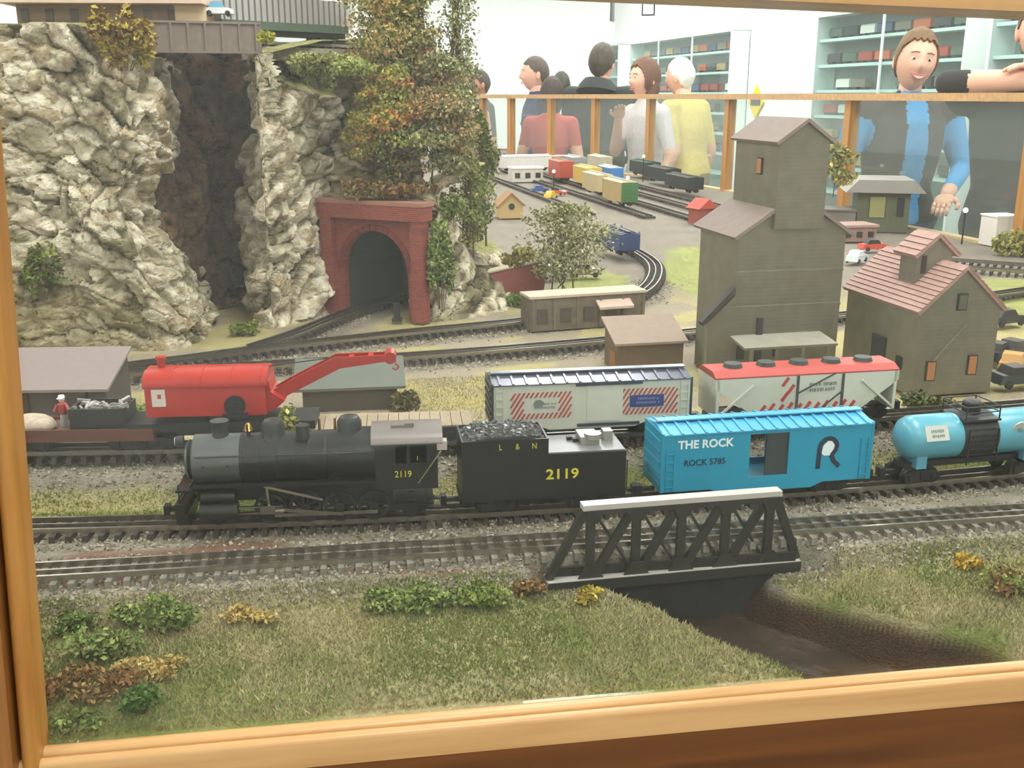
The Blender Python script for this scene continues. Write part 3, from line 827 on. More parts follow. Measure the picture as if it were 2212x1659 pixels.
# ---- light blue tank car at the right edge
TANK = mat('tank_blue', (84, 152, 170), 0.3, var=0.04, scale=20)
loc, yaw = on_track(Y2, 1.0, 2080)
t = thing('tank_car', 'light blue tank car with black centre band and railed platform', 'railcar', loc, yaw)
HL = 0.098; RR = 0.0275; zc = 0.0535
def tankhalf(a, b, capl, capr):
    pr = []
    if capl: pr += [(0.004, a), (RR * 0.6, a + 0.003), (RR * 0.9, a + 0.010), (RR, a + 0.018)]
    else: pr += [(RR, a)]
    if capr: pr += [(RR, b - 0.018), (RR * 0.9, b - 0.010), (RR * 0.6, b - 0.003), (0.004, b)]
    else: pr += [(RR, b)]
    return MB().lathe(pr, (0, 0, zc), 32, 'x').mesh('tank_shell', TANK, 40)
link('tank_shell', tankhalf(-HL, -0.022, True, False), t); link('tank_shell', tankhalf(0.022, HL, False, True), t)
MB().lathe([(RR + .0008, -0.024), (RR + .0008, 0.024)], (0, 0, zc), 32, 'x').build('black_band', mat('band_black', (40, 42, 42), 0.6), t, smooth=40)
MB().cyl((0, 0, zc + RR - 0.003), (0, 0, zc + RR + 0.012), 0.011, n=18).sphere((0, 0, zc + RR + 0.012), (0.011, 0.011, 0.005)).build('dome', BLACK, t, smooth=40)
MB().box((0, 0, zc + RR - 0.004), (0.05, 0.05, 0.0025)).build('platform', BLACK, t)
mb = MB()
for x in (-0.023, 0.023):
    for y in (-0.023, 0.023): mb.cyl((x, y, zc + RR - 0.003), (x, y, zc + RR + 0.013), 0.0009, n=6)
for z in (0.013, 0.006):
    q = zc + RR + z
    mb.tube([(-0.023, -0.023, q), (0.023, -0.023, q), (0.023, 0.023, q), (-0.023, 0.023, q), (-0.023, -0.023, q)], 0.0008)
mb.build('handrail', BLKM, t)
mb = MB()
for s in (-1, 1): mb.box((s * 0.02, -RR - 0.002, zc - 0.008), (0.0014, 0.0014, 0.045))
for k in range(6): mb.box((0, -RR - 0.002, zc - 0.026 + k * 0.008), (0.04, 0.0012, 0.0012))
mb.build('ladder', BLKM, t)
PLATE = mat('plate_grey', (176, 180, 172), 0.4)
pl = MB().box((-0.062, -RR + 0.003, zc + 0.012), (0.031, 0.0012, 0.019), rot=(-0.45, 0, 0)); pl.build('name_plate', PLATE, t)
scribble(t, (-0.062, -RR + 0.002, zc + 0.0118), 0.018, 2, 0.004, mat('print_mid', (110, 116, 112), 0.5), (-0.45, 0, 0), 9)
lg = MB().cyl((0.052, -RR + 0.003, zc + 0.010), (0.052, -RR + 0.0015, zc + 0.0095), 0.010, n=20); lg.build('round_emblem', PLATE, t)
text_mesh('lettering', 'R', 0.012, mat('print_mid', (110, 116, 112), 0.5), t, (0.052, -RR + 0.0008, zc + 0.0095), (math.pi / 2 - 0.3, 0, 0))
MB().box((0, 0, 0.0215), (2 * HL - 0.01, 0.022, 0.007)).build('underframe', BLKM, t)
for s in (-1, 1): MB().box((s * 0.075, 0, 0.028), (0.014, 0.04, 0.018)).build('saddle', TANK, t)
truck(t, -0.073); truck(t, 0.073); couplers(t, HL)
# ---- black steam locomotive 2119
LOCO = mat('loco_black', (36, 37, 36), 0.32, 0.2)
SMOKE = mat('smokebox_graphite', (92, 96, 94), 0.35, 0.5)
LROOF = mat('cab_roof', (112, 104, 100), 0.38, 0.2)
YEL = mat('print_yellow', (200, 188, 60), 0.5)
BRASS = mat('brass', (190, 150, 80), 0.25, 1.0)
loc, yaw = on_track(Y2, 1.0, 690)
lo = thing('steam_locomotive', 'black steam locomotive numbered 2119 with graphite smokebox', 'locomotive', loc, yaw)
BR = 0.0275; BZ = 0.0715
x_f = -0.130                                            # smokebox front
MB().lathe([(0.006, x_f - 0.004), (BR * 0.75, x_f - 0.003), (BR, x_f), (BR, x_f + 0.050)], (0, 0, BZ), 36, 'x').build('smokebox', SMOKE, lo, smooth=35)
MB().lathe([(BR * 0.985, x_f + 0.0495), (BR * 0.985, x_f + 0.145), (BR * 1.10, x_f + 0.162), (BR * 1.10, x_f + 0.200)], (0, 0, BZ), 36, 'x').build('boiler', LOCO, lo, smooth=35)
bandm = MB().lathe([(BR * 1.015, -0.0012), (BR * 1.015, 0.0012)], (0, 0, BZ), 36, 'x').mesh('boiler_band', LOCO, 35)
for k in range(6): link('boiler_band', bandm, lo, (x_f + 0.052 + k * 0.018, 0, 0))
for x in (x_f + 0.012, x_f + 0.038): MB().sphere((x, -BR, BZ), (0.0016, 0.001, 0.0016), 8, 6).build('rivet', BLACK, lo)
d = MB().lathe([(BR * 0.8, x_f - 0.006), (BR * 0.7, x_f - 0.009), (0.008, x_f - 0.011)], (0, 0, BZ), 28, 'x').build('smokebox_door', SMOKE, lo, smooth=35)
MB().cyl((x_f - 0.012, 0, BZ + 0.021), (x_f - 0.02, 0, BZ + 0.021), 0.006, n=16).build('headlight', BLACK, lo, smooth=35)
MB().cyl((x_f - 0.0202, 0, BZ + 0.021), (x_f - 0.021, 0, BZ + 0.021), 0.0048, n=16).build('headlight_lens', mat('lens_glass', (225, 225, 215), 0.1), lo)
MB().lathe([(0.0105, BZ + BR - 0.004), (0.0085, BZ + BR + 0.003), (0.0085, BZ + BR + 0.013), (0.0100, BZ + BR + 0.016), (0.0070, BZ + BR + 0.016)], (x_f + 0.028, 0, 0), 20).build('smokestack', LOCO, lo, smooth=35)
def dome(x, r, h, nm):
    MB().lathe([(r * 1.25, BZ + BR - 0.005), (r, BZ + BR + 0.001), (r, BZ + BR + h * 0.6), (r * 0.75, BZ + BR + h * 0.9), (r * 0.25, BZ + BR + h)], (x, 0, 0), 20).build(nm, LOCO, lo, smooth=40)
dome(x_f + 0.085, 0.0125, 0.017, 'sand_dome'); dome(x_f + 0.168, 0.0135, 0.018, 'steam_dome')
bl_ = MB().lathe([(0.0055, 0), (0.0045, 0.002), (0.0032, 0.006), (0.0015, 0.008)], (x_f + 0.058, 0, BZ + BR + 0.004), 14); bl_.build('bell', BRASS, lo, smooth=40)
MB().box((x_f + 0.058, 0.005, BZ + BR + 0.005), (0.002, 0.002, 0.014)).box((x_f + 0.058, -0.006, BZ + BR + 0.005), (0.002, 0.002, 0.014)).build('bell_bracket', LOCO, lo)
for x in (x_f + 0.135, x_f + 0.152): MB().cyl((x, 0.004, BZ + BR), (x, 0.004, BZ + BR + 0.013), 0.0018, 0.0012, 8).build('safety_valve', BRASS, lo)
MB().cyl((x_f + 0.118, -0.012, BZ + BR - 0.004), (x_f + 0.118, -0.012, BZ + BR + 0.012), 0.0075, n=14).build('air_pump', LOCO, lo, smooth=40)
mb = MB().tube([(x_f + 0.004, -BR - 0.003, BZ + 0.012), (x_f + 0.19, -BR - 0.004, BZ + 0.012)], 0.0008)
for k in range(6): mb.cyl((x_f + 0.01 + k * 0.036, -BR, BZ + 0.011), (x_f + 0.01 + k * 0.036, -BR - 0.0035, BZ + 0.012), 0.0012, n=6)
mb.build('handrail', BLKM, lo)
# running board, cylinders, pilot
for s in (-1, 1):
    MB().box((x_f + 0.098, s * 0.0275, 0.0495), (0.196, 0.011, 0.0022)).build('running_board', LOCO, lo)
    MB().cyl((x_f + 0.006, s * 0.0285, 0.0205), (x_f + 0.046, s * 0.0285, 0.0205), 0.0105, n=20).cyl((x_f + 0.008, s * 0.0275, 0.037), (x_f + 0.044, s * 0.0275, 0.037), 0.0068, n=16).box((x_f + 0.026, s * 0.024, 0.029), (0.034, 0.014, 0.016)).build('cylinder', LOCO, lo, smooth=40)
    MB().bar((x_f + 0.046, s * 0.0305, 0.0245), (x_f + 0.095, s * 0.0305, 0.0245), 0.003, 0.002).bar((x_f + 0.046, s * 0.0305, 0.0175), (x_f + 0.095, s * 0.0305, 0.0175), 0.003, 0.002).box((x_f + 0.078, s * 0.0305, 0.021), (0.016, 0.005, 0.010)).build('crosshead_guide', STEEL, lo)
mb = MB().box((x_f + 0.10, 0, 0.036), (0.20, 0.026, 0.020)); mb.build('frame', LOCO, lo)
MB().box((x_f - 0.016, 0, 0.0245), (0.010, 0.060, 0.011)).prism([(-0.029, 0.019), (0.029, 0.019), (0.024, 0.004), (-0.024, 0.004)], 'x', x_f - 0.021, x_f - 0.008).build('pilot', LOCO, lo)
MB().box((x_f - 0.006, 0, 0.0445), (0.026, 0.058, 0.0025)).build('pilot_deck', LOCO, lo)
mb = MB()
for s in (-1, 1): mb.bar((x_f - 0.017, s * 0.024, 0.030), (x_f + 0.003, s * 0.014, 0.058), 0.0018, 0.0018)
for s in (-1, 1): mb.cyl((x_f - 0.016, s * 0.027, 0.03), (x_f - 0.016, s * 0.027, 0.052), 0.0008, n=6)
mb.build('pilot_brace', LOCO, lo)
MB().box((x_f - 0.028, 0, 0.014), (0.016, 0.006, 0.005)).box((x_f - 0.036, 0, 0.014), (0.006, 0.011, 0.010)).build('coupler', BLKM, lo)
# drivers
def driver_mesh(r):
    mb = MB()
    n = 24
    ring = [(r * 0.84, -0.003), (r, -0.003), (r, 0.002), (r * 1.07, 0.003), (r * 0.84, 0.003)]
    vs = []; fs = []
    for rr, yy in ring:
        for i in range(n):
            a = 2 * math.pi * i / n; vs.append((rr * math.cos(a), yy, rr * math.sin(a)))
    m_ = len(ring)
    for j in range(m_):
        for i in range(n): fs.append((j * n + i, j * n + (i + 1) % n, ((j + 1) % m_) * n + (i + 1) % n, ((j + 1) % m_) * n + i))
    mb.add(vs, fs)
    for k in range(10):
        a = math.pi * 2 * k / 10; mb.bar((0, 0, 0), (r * 0.88 * math.cos(a), 0, r * 0.88 * math.sin(a)), 0.002, 0.003, (0, 1, 0))
    mb.cyl((0, -0.004, 0), (0, 0.003, 0), r * 0.28, n=14)
    mb.prism([(r * .86 * math.cos(a), r * .86 * math.sin(a)) for a in np.linspace(3.6, 5.8, 8)], 'y', -0.0025, 0.002)
    return mb.mesh('driving_wheel', BLKM)
RD = 0.0175; dw = driver_mesh(RD); dxs = [x_f + 0.080 + k * 0.0375 for k in range(4)]
for x in dxs:
    for s in (-1, 1): link('driving_wheel', dw, lo, (x, s * 0.0185, RD), (0, 0, 0 if s < 0 else math.pi))
for s in (-1, 1):
    MB().bar((dxs[0] + 0.004, s * 0.0245, RD - 0.006), (dxs[3] + 0.004, s * 0.0245, RD - 0.006), 0.002, 0.004).build('side_rod', STEEL, lo)
    MB().bar((x_f + 0.080, s * 0.028, 0.0205), (dxs[2] + 0.004, s * 0.028, RD - 0.006), 0.002, 0.0038).build('main_rod', STEEL, lo)
    MB().bar((x_f + 0.075, s * 0.030, 0.048), (dxs[1] + 0.02, s * 0.030, 0.030), 0.002, 0.003).bar((x_f + 0.078, s * 0.030, 0.046), (x_f + 0.08, s * 0.03, 0.018), 0.002, 0.0025).build('valve_gear', STEEL, lo)
for s in (-1, 1): link('wheel', wheel_m, lo, (x_f + 0.022, s * 0.016, 0), (0, 0, 0 if s < 0 else math.pi))
# firebox, cab
cx0, cx1 = x_f + 0.196, x_f + 0.264
MB().box((x_f + 0.18, 0, 0.040), (0.07, 0.036, 0.045)).build('firebox', LOCO, lo)
mb = MB(); cy = 0.0305
wallp = lambda y: mb.box(((cx0 + cx1) / 2, y, 0.068), (cx1 - cx0, 0.002, 0.056))
for s in (-1, 1):
    y = s * cy
    mb.box(((cx0 + cx1) / 2, y, 0.054), (cx1 - cx0, 0.002, 0.030))
    mb.box((cx0 + 0.011, y, 0.082), (0.022, 0.002, 0.028)); mb.box((cx1 - 0.006, y, 0.082), (0.012, 0.002, 0.028)); mb.box((cx0 + 0.036, y, 0.082), (0.004, 0.002, 0.026))
    mb.box(((cx0 + cx1) / 2, y, 0.0935), (cx1 - cx0, 0.002, 0.005))
mb.box((cx0 + 0.001, 0, 0.068), (0.002, 2 * cy, 0.056)); mb.box(((cx0 + cx1) / 2, 0, 0.040), (cx1 - cx0, 2 * cy, 0.003))
mb.build('cab', LOCO, lo)
arc = [(0.0335 * math.cos(math.radians(a)), 0.092 + 0.0135 * math.sin(math.radians(a))) for a in range(0, 181, 15)]
arc2 = [(p[0] * 0.94, p[1] - 0.002) for p in reversed(arc)]
MB().prism(arc + arc2, 'x', cx0 - 0.004, cx1 + 0.006).build('cab_roof', LROOF, lo, smooth=40)
MB().box((cx0 + 0.030, -0.004, 0.1055), (0.024, 0.018, 0.003)).box((cx0 + 0.038, -0.004, 0.107), (0.010, 0.016, 0.003)).build('roof_hatch', LROOF, lo)
for k in range(3): MB().prism([(p[0] * 1.005, p[1] + 0.0003) for p in arc] + [(p[0], p[1]) for p in arc2], 'x', cx0 + 0.012 + k * 0.022, cx0 + 0.0128 + k * 0.022).build('roof_seam', LROOF, lo)
text_mesh('lettering', '2119', 0.0105, YEL, lo, ((cx0 + cx1) / 2 - 0.004, -cy - 0.0014, 0.0565), FRONT, 0.9)
text_mesh('lettering', 'I', 0.007, YEL, lo, ((cx0 + cx1) / 2 + 0.012, -cy - 0.0014, 0.0745), FRONT, 0.9)
MB().bar((cx1 + 0.004, -cy - 0.002, 0.083), (cx1 - 0.022, -cy - 0.002, 0.046), 0.0016, 0.0016).build('grab_iron', STEEL, lo)
MB().box((cx1 + 0.005, -cy + 0.004, 0.0885), (0.011, 0.012, 0.010)).build('cab_lamp', mat('lamp_box_grey', (170, 160, 152), 0.4), lo)
for s in (-1, 1): link('wheel', wheel_m, lo, (cx1 - 0.03, s * 0.016, 0), (0, 0, 0 if s < 0 else math.pi))
MB().box((cx1 - 0.03, 0, 0.014), (0.05, 0.042, 0.008)).build('trailing_truck', LOCO, lo)
MB().box((cx1 - 0.006, -0.027, 0.026), (0.016, 0.008, 0.0015)).box((cx1 - 0.006, -0.027, 0.016), (0.016, 0.008, 0.0015)).bar((cx1 - 0.013, -0.027, 0.040), (cx1 - 0.013, -0.027, 0.015), 0.001, 0.001).build('cab_steps', LOCO, lo)

# ---- tender
loc, yaw = on_track(Y2, 1.0, 1166)
te = thing('tender', 'black coal tender lettered L and N with number 2119', 'tender', loc, yaw)
TL = 0.186; hx = TL / 2; hy = 0.0315; zb, zt = 0.020, 0.0715
TB = mat('tender_black', (24, 24, 24), 0.4)
TDK = mat('tender_deck', (120, 120, 120), 0.35, 0.3)
MB().box((0, 0, (zb + zt) / 2), (TL, 2 * hy, zt - zb)).build('tank', TB, te)
MB().box((hx - 0.0465, 0, zt + 0.0008), (0.091, 2 * hy - 0.004, 0.0016)).build('deck', TDK, te)
bx0, bx1 = -hx, 0.004; zk = 0.0905; ww = 0.002
mb = MB()
for s in (-1, 1): mb.box(((bx0 + bx1) / 2, s * (hy - ww / 2), (zt + zk) / 2), (bx1 - bx0, ww, zk - zt))
mb.box((bx0 + ww / 2, 0, (zt + zk) / 2), (ww, 2 * hy - 2 * ww, zk - zt)); mb.box((bx1 - ww / 2, 0, (zt + zk) / 2), (ww, 2 * hy - 2 * ww, zk - zt))
mb.build('coal_bunker', TB, te)
rc = random.Random(3); mb = MB()
mb.prism([(bx0 + 0.003, zt + 0.010), (bx0 + 0.003, zk - 0.003), (bx0 + 0.03, zk + 0.003), (bx1 - 0.03, zk + 0.004), (bx1 - 0.003, zk - 0.003), (bx1 - 0.003, zt + 0.010)], 'y', -hy + 0.003, hy - 0.003)
for k in range(420):
    x = rc.uniform(bx0 + 0.004, bx1 - 0.004); y = rc.uniform(-hy + 0.004, hy - 0.004)
    e = min((x - bx0) / 0.03, (bx1 - x) / 0.03, 1.0); r = rc.uniform(0.0014, 0.0028)
    mb.box((x, y, zk - 0.003 + 0.006 * e), (r * 2, r * 1.7, r * 1.6), rot=(rc.random() * 3, rc.random() * 3, rc.random() * 3))
c_ = mb.build('coal', mat('coal_lumps', (62, 62, 60), 0.3), te); c_['kind'] = 'stuff'
hm = mat('tender_hatch', (150, 146, 140), 0.35, 0.4)
MB().box((0.056, 0.006, zt + 0.006), (0.022, 0.030, 0.009)).cyl((0.060, -0.004, zt + 0.008), (0.060, -0.004, zt + 0.014), 0.010, n=16).build('water_hatch', hm, te)
MB().box((0.080, 0.010, zt + 0.006), (0.011, 0.014, 0.013)).build('backup_light', hm, te)
for k in range(3): MB().box((0.036 + k * 0.006, 0.012 - k * 0.007, zt + 0.003), (0.006, 0.006, 0.005)).build('deck_step', BLACK, te)
text_mesh('lettering', '2119', 0.0165, YEL, te, (0.020, -hy - 0.0004, 0.0475), FRONT, 1.15, bold=0.0003)
for i, ch in enumerate('L&N'): text_mesh('lettering', ch, 0.0095, YEL, te, (-0.050 + i * 0.019, -hy - 0.0004, zk - 0.008), FRONT, 0.8)
MB().box((0, 0, zb - 0.002), (TL + 0.004, 0.050, 0.005)).build('frame', LOCO, te)
truck(te, -0.052); truck(te, 0.052); couplers(te, hx)
mb = MB()
for s in (-1, 1): mb.cyl((hx + 0.003, s * 0.026, 0.02), (hx + 0.003, s * 0.026, 0.06), 0.0009, n=6)
mb.build('handrail', STEEL, te)

# ---- red derrick crane car
CRED = mat('crane_red', (166, 38, 26), 0.35, var=0.06, scale=25)
loc, yaw = on_track(Y3, 1.04, 500)
cr = thing('crane_car', 'red wrecking crane railcar with raised boom', 'crane', loc, yaw)
MB().box((-0.005, 0, 0.031), (0.225, 0.056, 0.010)).build('flat_deck', BLACK, cr)
MB().box((-0.005, 0, 0.021), (0.20, 0.02, 0.012)).build('underframe', BLKM, cr)
truck(cr, -0.085); truck(cr, 0.075); couplers(cr, 0.108)
MB().cyl((0, 0, 0.035), (0, 0, 0.047), 0.026, n=24).build('turntable', BLACK, cr)
z0, z1, hy = 0.045, 0.083, 0.029; xa, xb = -0.091, 0.050
prof = [(-hy, z0), (hy, z0), (hy, z1), (hy * 0.86, z1 + 0.009), (hy * 0.45, z1 + 0.014), (-hy * 0.45, z1 + 0.014), (-hy * 0.86, z1 + 0.009), (-hy, z1)]
MB().prism(prof, 'x', xa, xb).build('cab_house', CRED, cr, smooth=50)
MB().prism([(p[0] * 1.04, p[1] + 0.0015) for p in prof[2:]] + [(-hy * 1.04, z1 - 0.002), (hy * 1.04, z1 - 0.002)], 'x', xa - 0.002, xb + 0.003).build('roof', CRED, cr, smooth=50)
for k in range(4): MB().prism([(p[0] * 1.06, p[1] + 0.0022) for p in prof[2:]] + [(-hy * 1.06, z1), (hy * 1.06, z1)], 'x', xa + 0.03 + k * 0.035, xa + 0.0315 + k * 0.035).build('roof_rib', CRED, cr)
MB().cyl((xa + 0.014, 0.004, z1 + 0.010), (xa + 0.014, 0.004, z1 + 0.026), 0.0045, n=14).cyl((xa + 0.014, 0.004, z1 + 0.026), (xa + 0.014, 0.004, z1 + 0.029), 0.0065, n=14).build('chimney', CRED, cr, smooth=40)
MB().box((xa + 0.016, -hy - 0.0006, 0.069), (0.016, 0.0012, 0.021)).build('side_plate', mat('plate_white', (205, 195, 185), 0.5), cr)
MB().box((xa + 0.017, -hy - 0.0014, 0.071), (0.004, 0.0006, 0.005)).build('plate_emblem', REDP, cr)
MB().cyl((xb - 0.036, -hy - 0.0005, 0.058), (xb - 0.036, -hy - 0.005, 0.058), 0.0125, n=20).cyl((xb - 0.036, -hy - 0.004, 0.058), (xb - 0.036, -hy - 0.008, 0.058), 0.004, n=10).box((xb - 0.036, -hy - 0.003, 0.046), (0.03, 0.006, 0.004)).build('winch_gear', BLKM, cr, smooth=40)
mb = MB().prism([(xb, 0.046), (xb, z1 + 0.006), (xb + 0.004, z1 + 0.002), (xb + 0.006, 0.072), (xb + 0.014, 0.066), (xb + 0.022, 0.060), (xb + 0.010, 0.050)], 'y', -hy * 0.8, hy * 0.8); mb.build('boom_foot', CRED, cr, smooth=40)
# boom: two tapered sides, kinked gooseneck, hook
bp = [(xb + 0.008, 0.063), (xb + 0.040, 0.080), (xb + 0.086, 0.103), (xb + 0.150, 0.108)]
wd = [0.013, 0.014, 0.014, 0.007]
for s in (-1, 1):
    up = []; dn = []
    for i, (x, z) in enumerate(bp):
        up.append((x - 0.003, z + wd[i] / 2)); dn.append((x + 0.003, z - wd[i] / 2))
    MB().prism(up + dn[::-1], 'y', s * 0.009 - 0.0012, s * 0.009 + 0.0012).build('boom_side', CRED, cr)
for i in range(7):
    f = i / 6; x = bp[0][0] + (bp[-1][0] - bp[0][0]) * f; z = np.interp(x, [p[0] for p in bp], [p[1] for p in bp]) + 0.004
    MB().box((x, 0, z), (0.006, 0.018, 0.002)).build('boom_tie', CRED, cr)
MB().cyl((bp[-1][0], -0.0115, bp[-1][1]), (bp[-1][0], 0.0115, bp[-1][1]), 0.0075, n=18).build('boom_sheave', CRED, cr, smooth=40)
mb = MB().cyl((bp[-1][0] + 0.006, 0, bp[-1][1]), (bp[-1][0] + 0.006, 0, bp[-1][1] - 0.010), 0.0006, n=6)
mb.tube([(bp[-1][0] + 0.006, 0, bp[-1][1] - 0.010), (bp[-1][0] + 0.010, 0, bp[-1][1] - 0.014), (bp[-1][0] + 0.006, 0, bp[-1][1] - 0.018), (bp[-1][0] + 0.002, 0, bp[-1][1] - 0.015)], 0.0012); mb.build('hook', CRED, cr)
MB().tube([(xb - 0.01, 0, z1 + 0.014), (bp[2][0], 0, bp[2][1] + 0.005)], 0.0007).build('cable', BLKM, cr)

# ---- boom tender flat car between crane and striped boxcar
loc, yaw = on_track(Y3, 1.04, 800)
fl = thing('flat_car', 'low black flat car under the crane boom', 'railcar', loc, yaw)
FL = 0.236
MB().box((0.01, 0, 0.0195), (FL, 0.058, 0.007)).build('side_sill', BLACK, fl)
dk = mat('deck_wood', (150, 134, 110), 0.85, var=0.2, scale=40)
pm = MB().box((0, 0, 0.0238), (FL / 18 - 0.0008, 0.060, 0.002)).mesh('deck_plank', dk)
for k in range(18): link('deck_plank', pm, fl, (0.01 - FL / 2 + (k + 0.5) * FL / 18, 0, 0))
mb = MB()
for s in (-1, 1):
    for k in range(8): mb.box((0.01 - FL / 2 + 0.015 + k * 0.029, s * 0.0295, 0.0185), (0.003, 0.002, 0.006))
mb.build('stake_pocket', BLACK, fl)
truck(fl, -0.072); truck(fl, 0.085); couplers(fl, FL / 2 + 0.002)

# ---- work car at the left with crates
loc, yaw = on_track(Y3, 1.04, 185)
wk = thing('work_car', 'brown work flat car beside the left shed', 'railcar', loc, yaw)
BRN = mat('workcar_brown', (96, 56, 42), 0.6, var=0.15, scale=40)
MB().box((0, 0, 0.021), (0.185, 0.058, 0.011)).build('deck', BRN, wk)
for s in (-1, 1): MB().box((0, s * 0.0285, 0.028), (0.185, 0.002, 0.006)).build('side_board', BRN, wk)
truck(wk, -0.06); truck(wk, 0.06); couplers(wk, 0.094)
base = Vector(loc); R_ = Matrix.Rotation(yaw, 3, 'Z')
def onwk(x, y, z): return base + R_ @ Vector((x, y, z))
mb = thing('tool_crate', 'black open tool box full of grey scrap on the work car', 'crate', onwk(0.026, 0, 0.0265), yaw)
b2 = MB()
for s in (-1, 1): b2.box((0, s * 0.022, 0.014), (0.066, 0.002, 0.028)); b2.box((s * 0.032, 0, 0.014), (0.002, 0.044, 0.028))
b2.box((0, 0, 0.002), (0.064, 0.044, 0.003)); b2.build('box', BLACK, mb)
b2 = MB(); r_ = random.Random(9)
for k in range(40): b2.box((r_.uniform(-.028, .028), r_.uniform(-.018, .018), 0.026 + r_.uniform(0, .003)), (r_.uniform(.006, .016), r_.uniform(.002, .005), .003), rot=(0, r_.uniform(-.3, .3), r_.uniform(0, 3)))
o = b2.build('scrap', mat('scrap_grey', (150, 148, 142), 0.4, 0.3), mb); o['kind'] = 'stuff'
fg = thing('figurine', 'tiny figure with white cap and red coat on the work car', 'figurine', onwk(-0.022, 0.0, 0.0265), yaw)
MB().lathe([(0.004, 0.0), (0.0045, 0.008), (0.0035, 0.016)], n=12).build('trousers', mat('fig_grey', (150, 150, 146), .6), fg, smooth=50)
MB().lathe([(0.0036, 0.0155), (0.0060, 0.022), (0.0055, 0.029), (0.002, 0.0305)], n=12).bar((0.005, -0.002, 0.028), (0.010, -0.007, 0.022), 0.003, 0.003).bar((-0.005, -0.002, 0.028), (-0.008, -0.006, 0.020), 0.003, 0.003).build('coat', mat('fig_red', (160, 60, 54), .6), fg, smooth=50)
MB().sphere((0, 0, 0.034), (0.0036, 0.0036, 0.0042), 12, 8).build('head', mat('fig_skin', (210, 170, 150), .6), fg, smooth=60)
MB().cyl((0, 0, 0.0365), (0, 0, 0.0395), 0.0042, 0.0036, 12).box((0, -0.004, 0.0368), (0.007, 0.006, 0.0008)).build('cap', mat('fig_white', (230, 230, 226), .6), fg)
sk = thing('sack_pile', 'pale beige tarpaulin heap on the left end of the work car', 'tarpaulin', onwk(-0.062, 0, 0.0265), yaw)
mb = MB().sphere((0, 0, 0.004), (0.028, 0.022, 0.012), 14, 8).sphere((0.016, -0.008, 0.004), (0.018, 0.014, 0.009), 12, 8); mb.build('tarpaulin', mat('tarp', (176, 160, 142), .9, var=.2, scale=80), sk, smooth=60)
# ================================================================== ROCK CLIFFS
def rock_disp(u, v, ang, cell, stretch, amp, seed, crack=0.35):
    r = np.random.default_rng(seed)
    ca, sa = math.cos(ang), math.sin(ang)
    a = (u * ca + v * sa) / stretch; b = (-u * sa + v * ca)
    a0, a1, b0, b1 = a.min(), a.max(), b.min(), b.max()
    n = int((a1 - a0) * (b1 - b0) / cell ** 2) + 8
    sx = r.uniform(a0, a1, n); sy = r.uniform(b0, b1, n); h = r.uniform(-1, 1, n); gx = r.normal(0, 1, n); gy = r.normal(0, 1, n)
    out = np.empty(a.size); tone = np.empty(a.size); af, bf = a.ravel(), b.ravel()
    # wobble the cell borders
    wu = 0.25 * cell * (fbm(u.ravel() / cell * 1.7, v.ravel() / cell * 1.7, 3, seed) - 0.5) * 2
    af = af + wu; bf = bf + 0.25 * cell * (fbm(u.ravel() / cell * 1.7 + 9, v.ravel() / cell * 1.7, 3, seed + 5) - 0.5) * 2
    for s in range(0, a.size, 4000):
        dx = af[s:s + 4000, None] - sx; dy = bf[s:s + 4000, None] - sy
        d = dx * dx + dy * dy
        i2 = np.argpartition(d, 1, axis=1)[:, :2]
        dd = np.take_along_axis(d, i2, 1); sw = dd[:, 0] > dd[:, 1]
        k = np.where(sw, i2[:, 1], i2[:, 0]); d1 = np.sqrt(dd.min(1)); d2 = np.sqrt(dd.max(1))
        rr = np.arange(len(k))
        tl = (gx[k] * dx[rr, k] + gy[k] * dy[rr, k]) / cell
        e = np.clip((d2 - d1) / (cell * crack), 0, 1)
        out[s:s + 4000] = (h[k] * 0.7 + tl * 0.55 + (np.sqrt(e) - 1) * 0.95) * amp
        tone[s:s + 4000] = h[k]
    return out.reshape(u.shape), tone.reshape(u.shape)

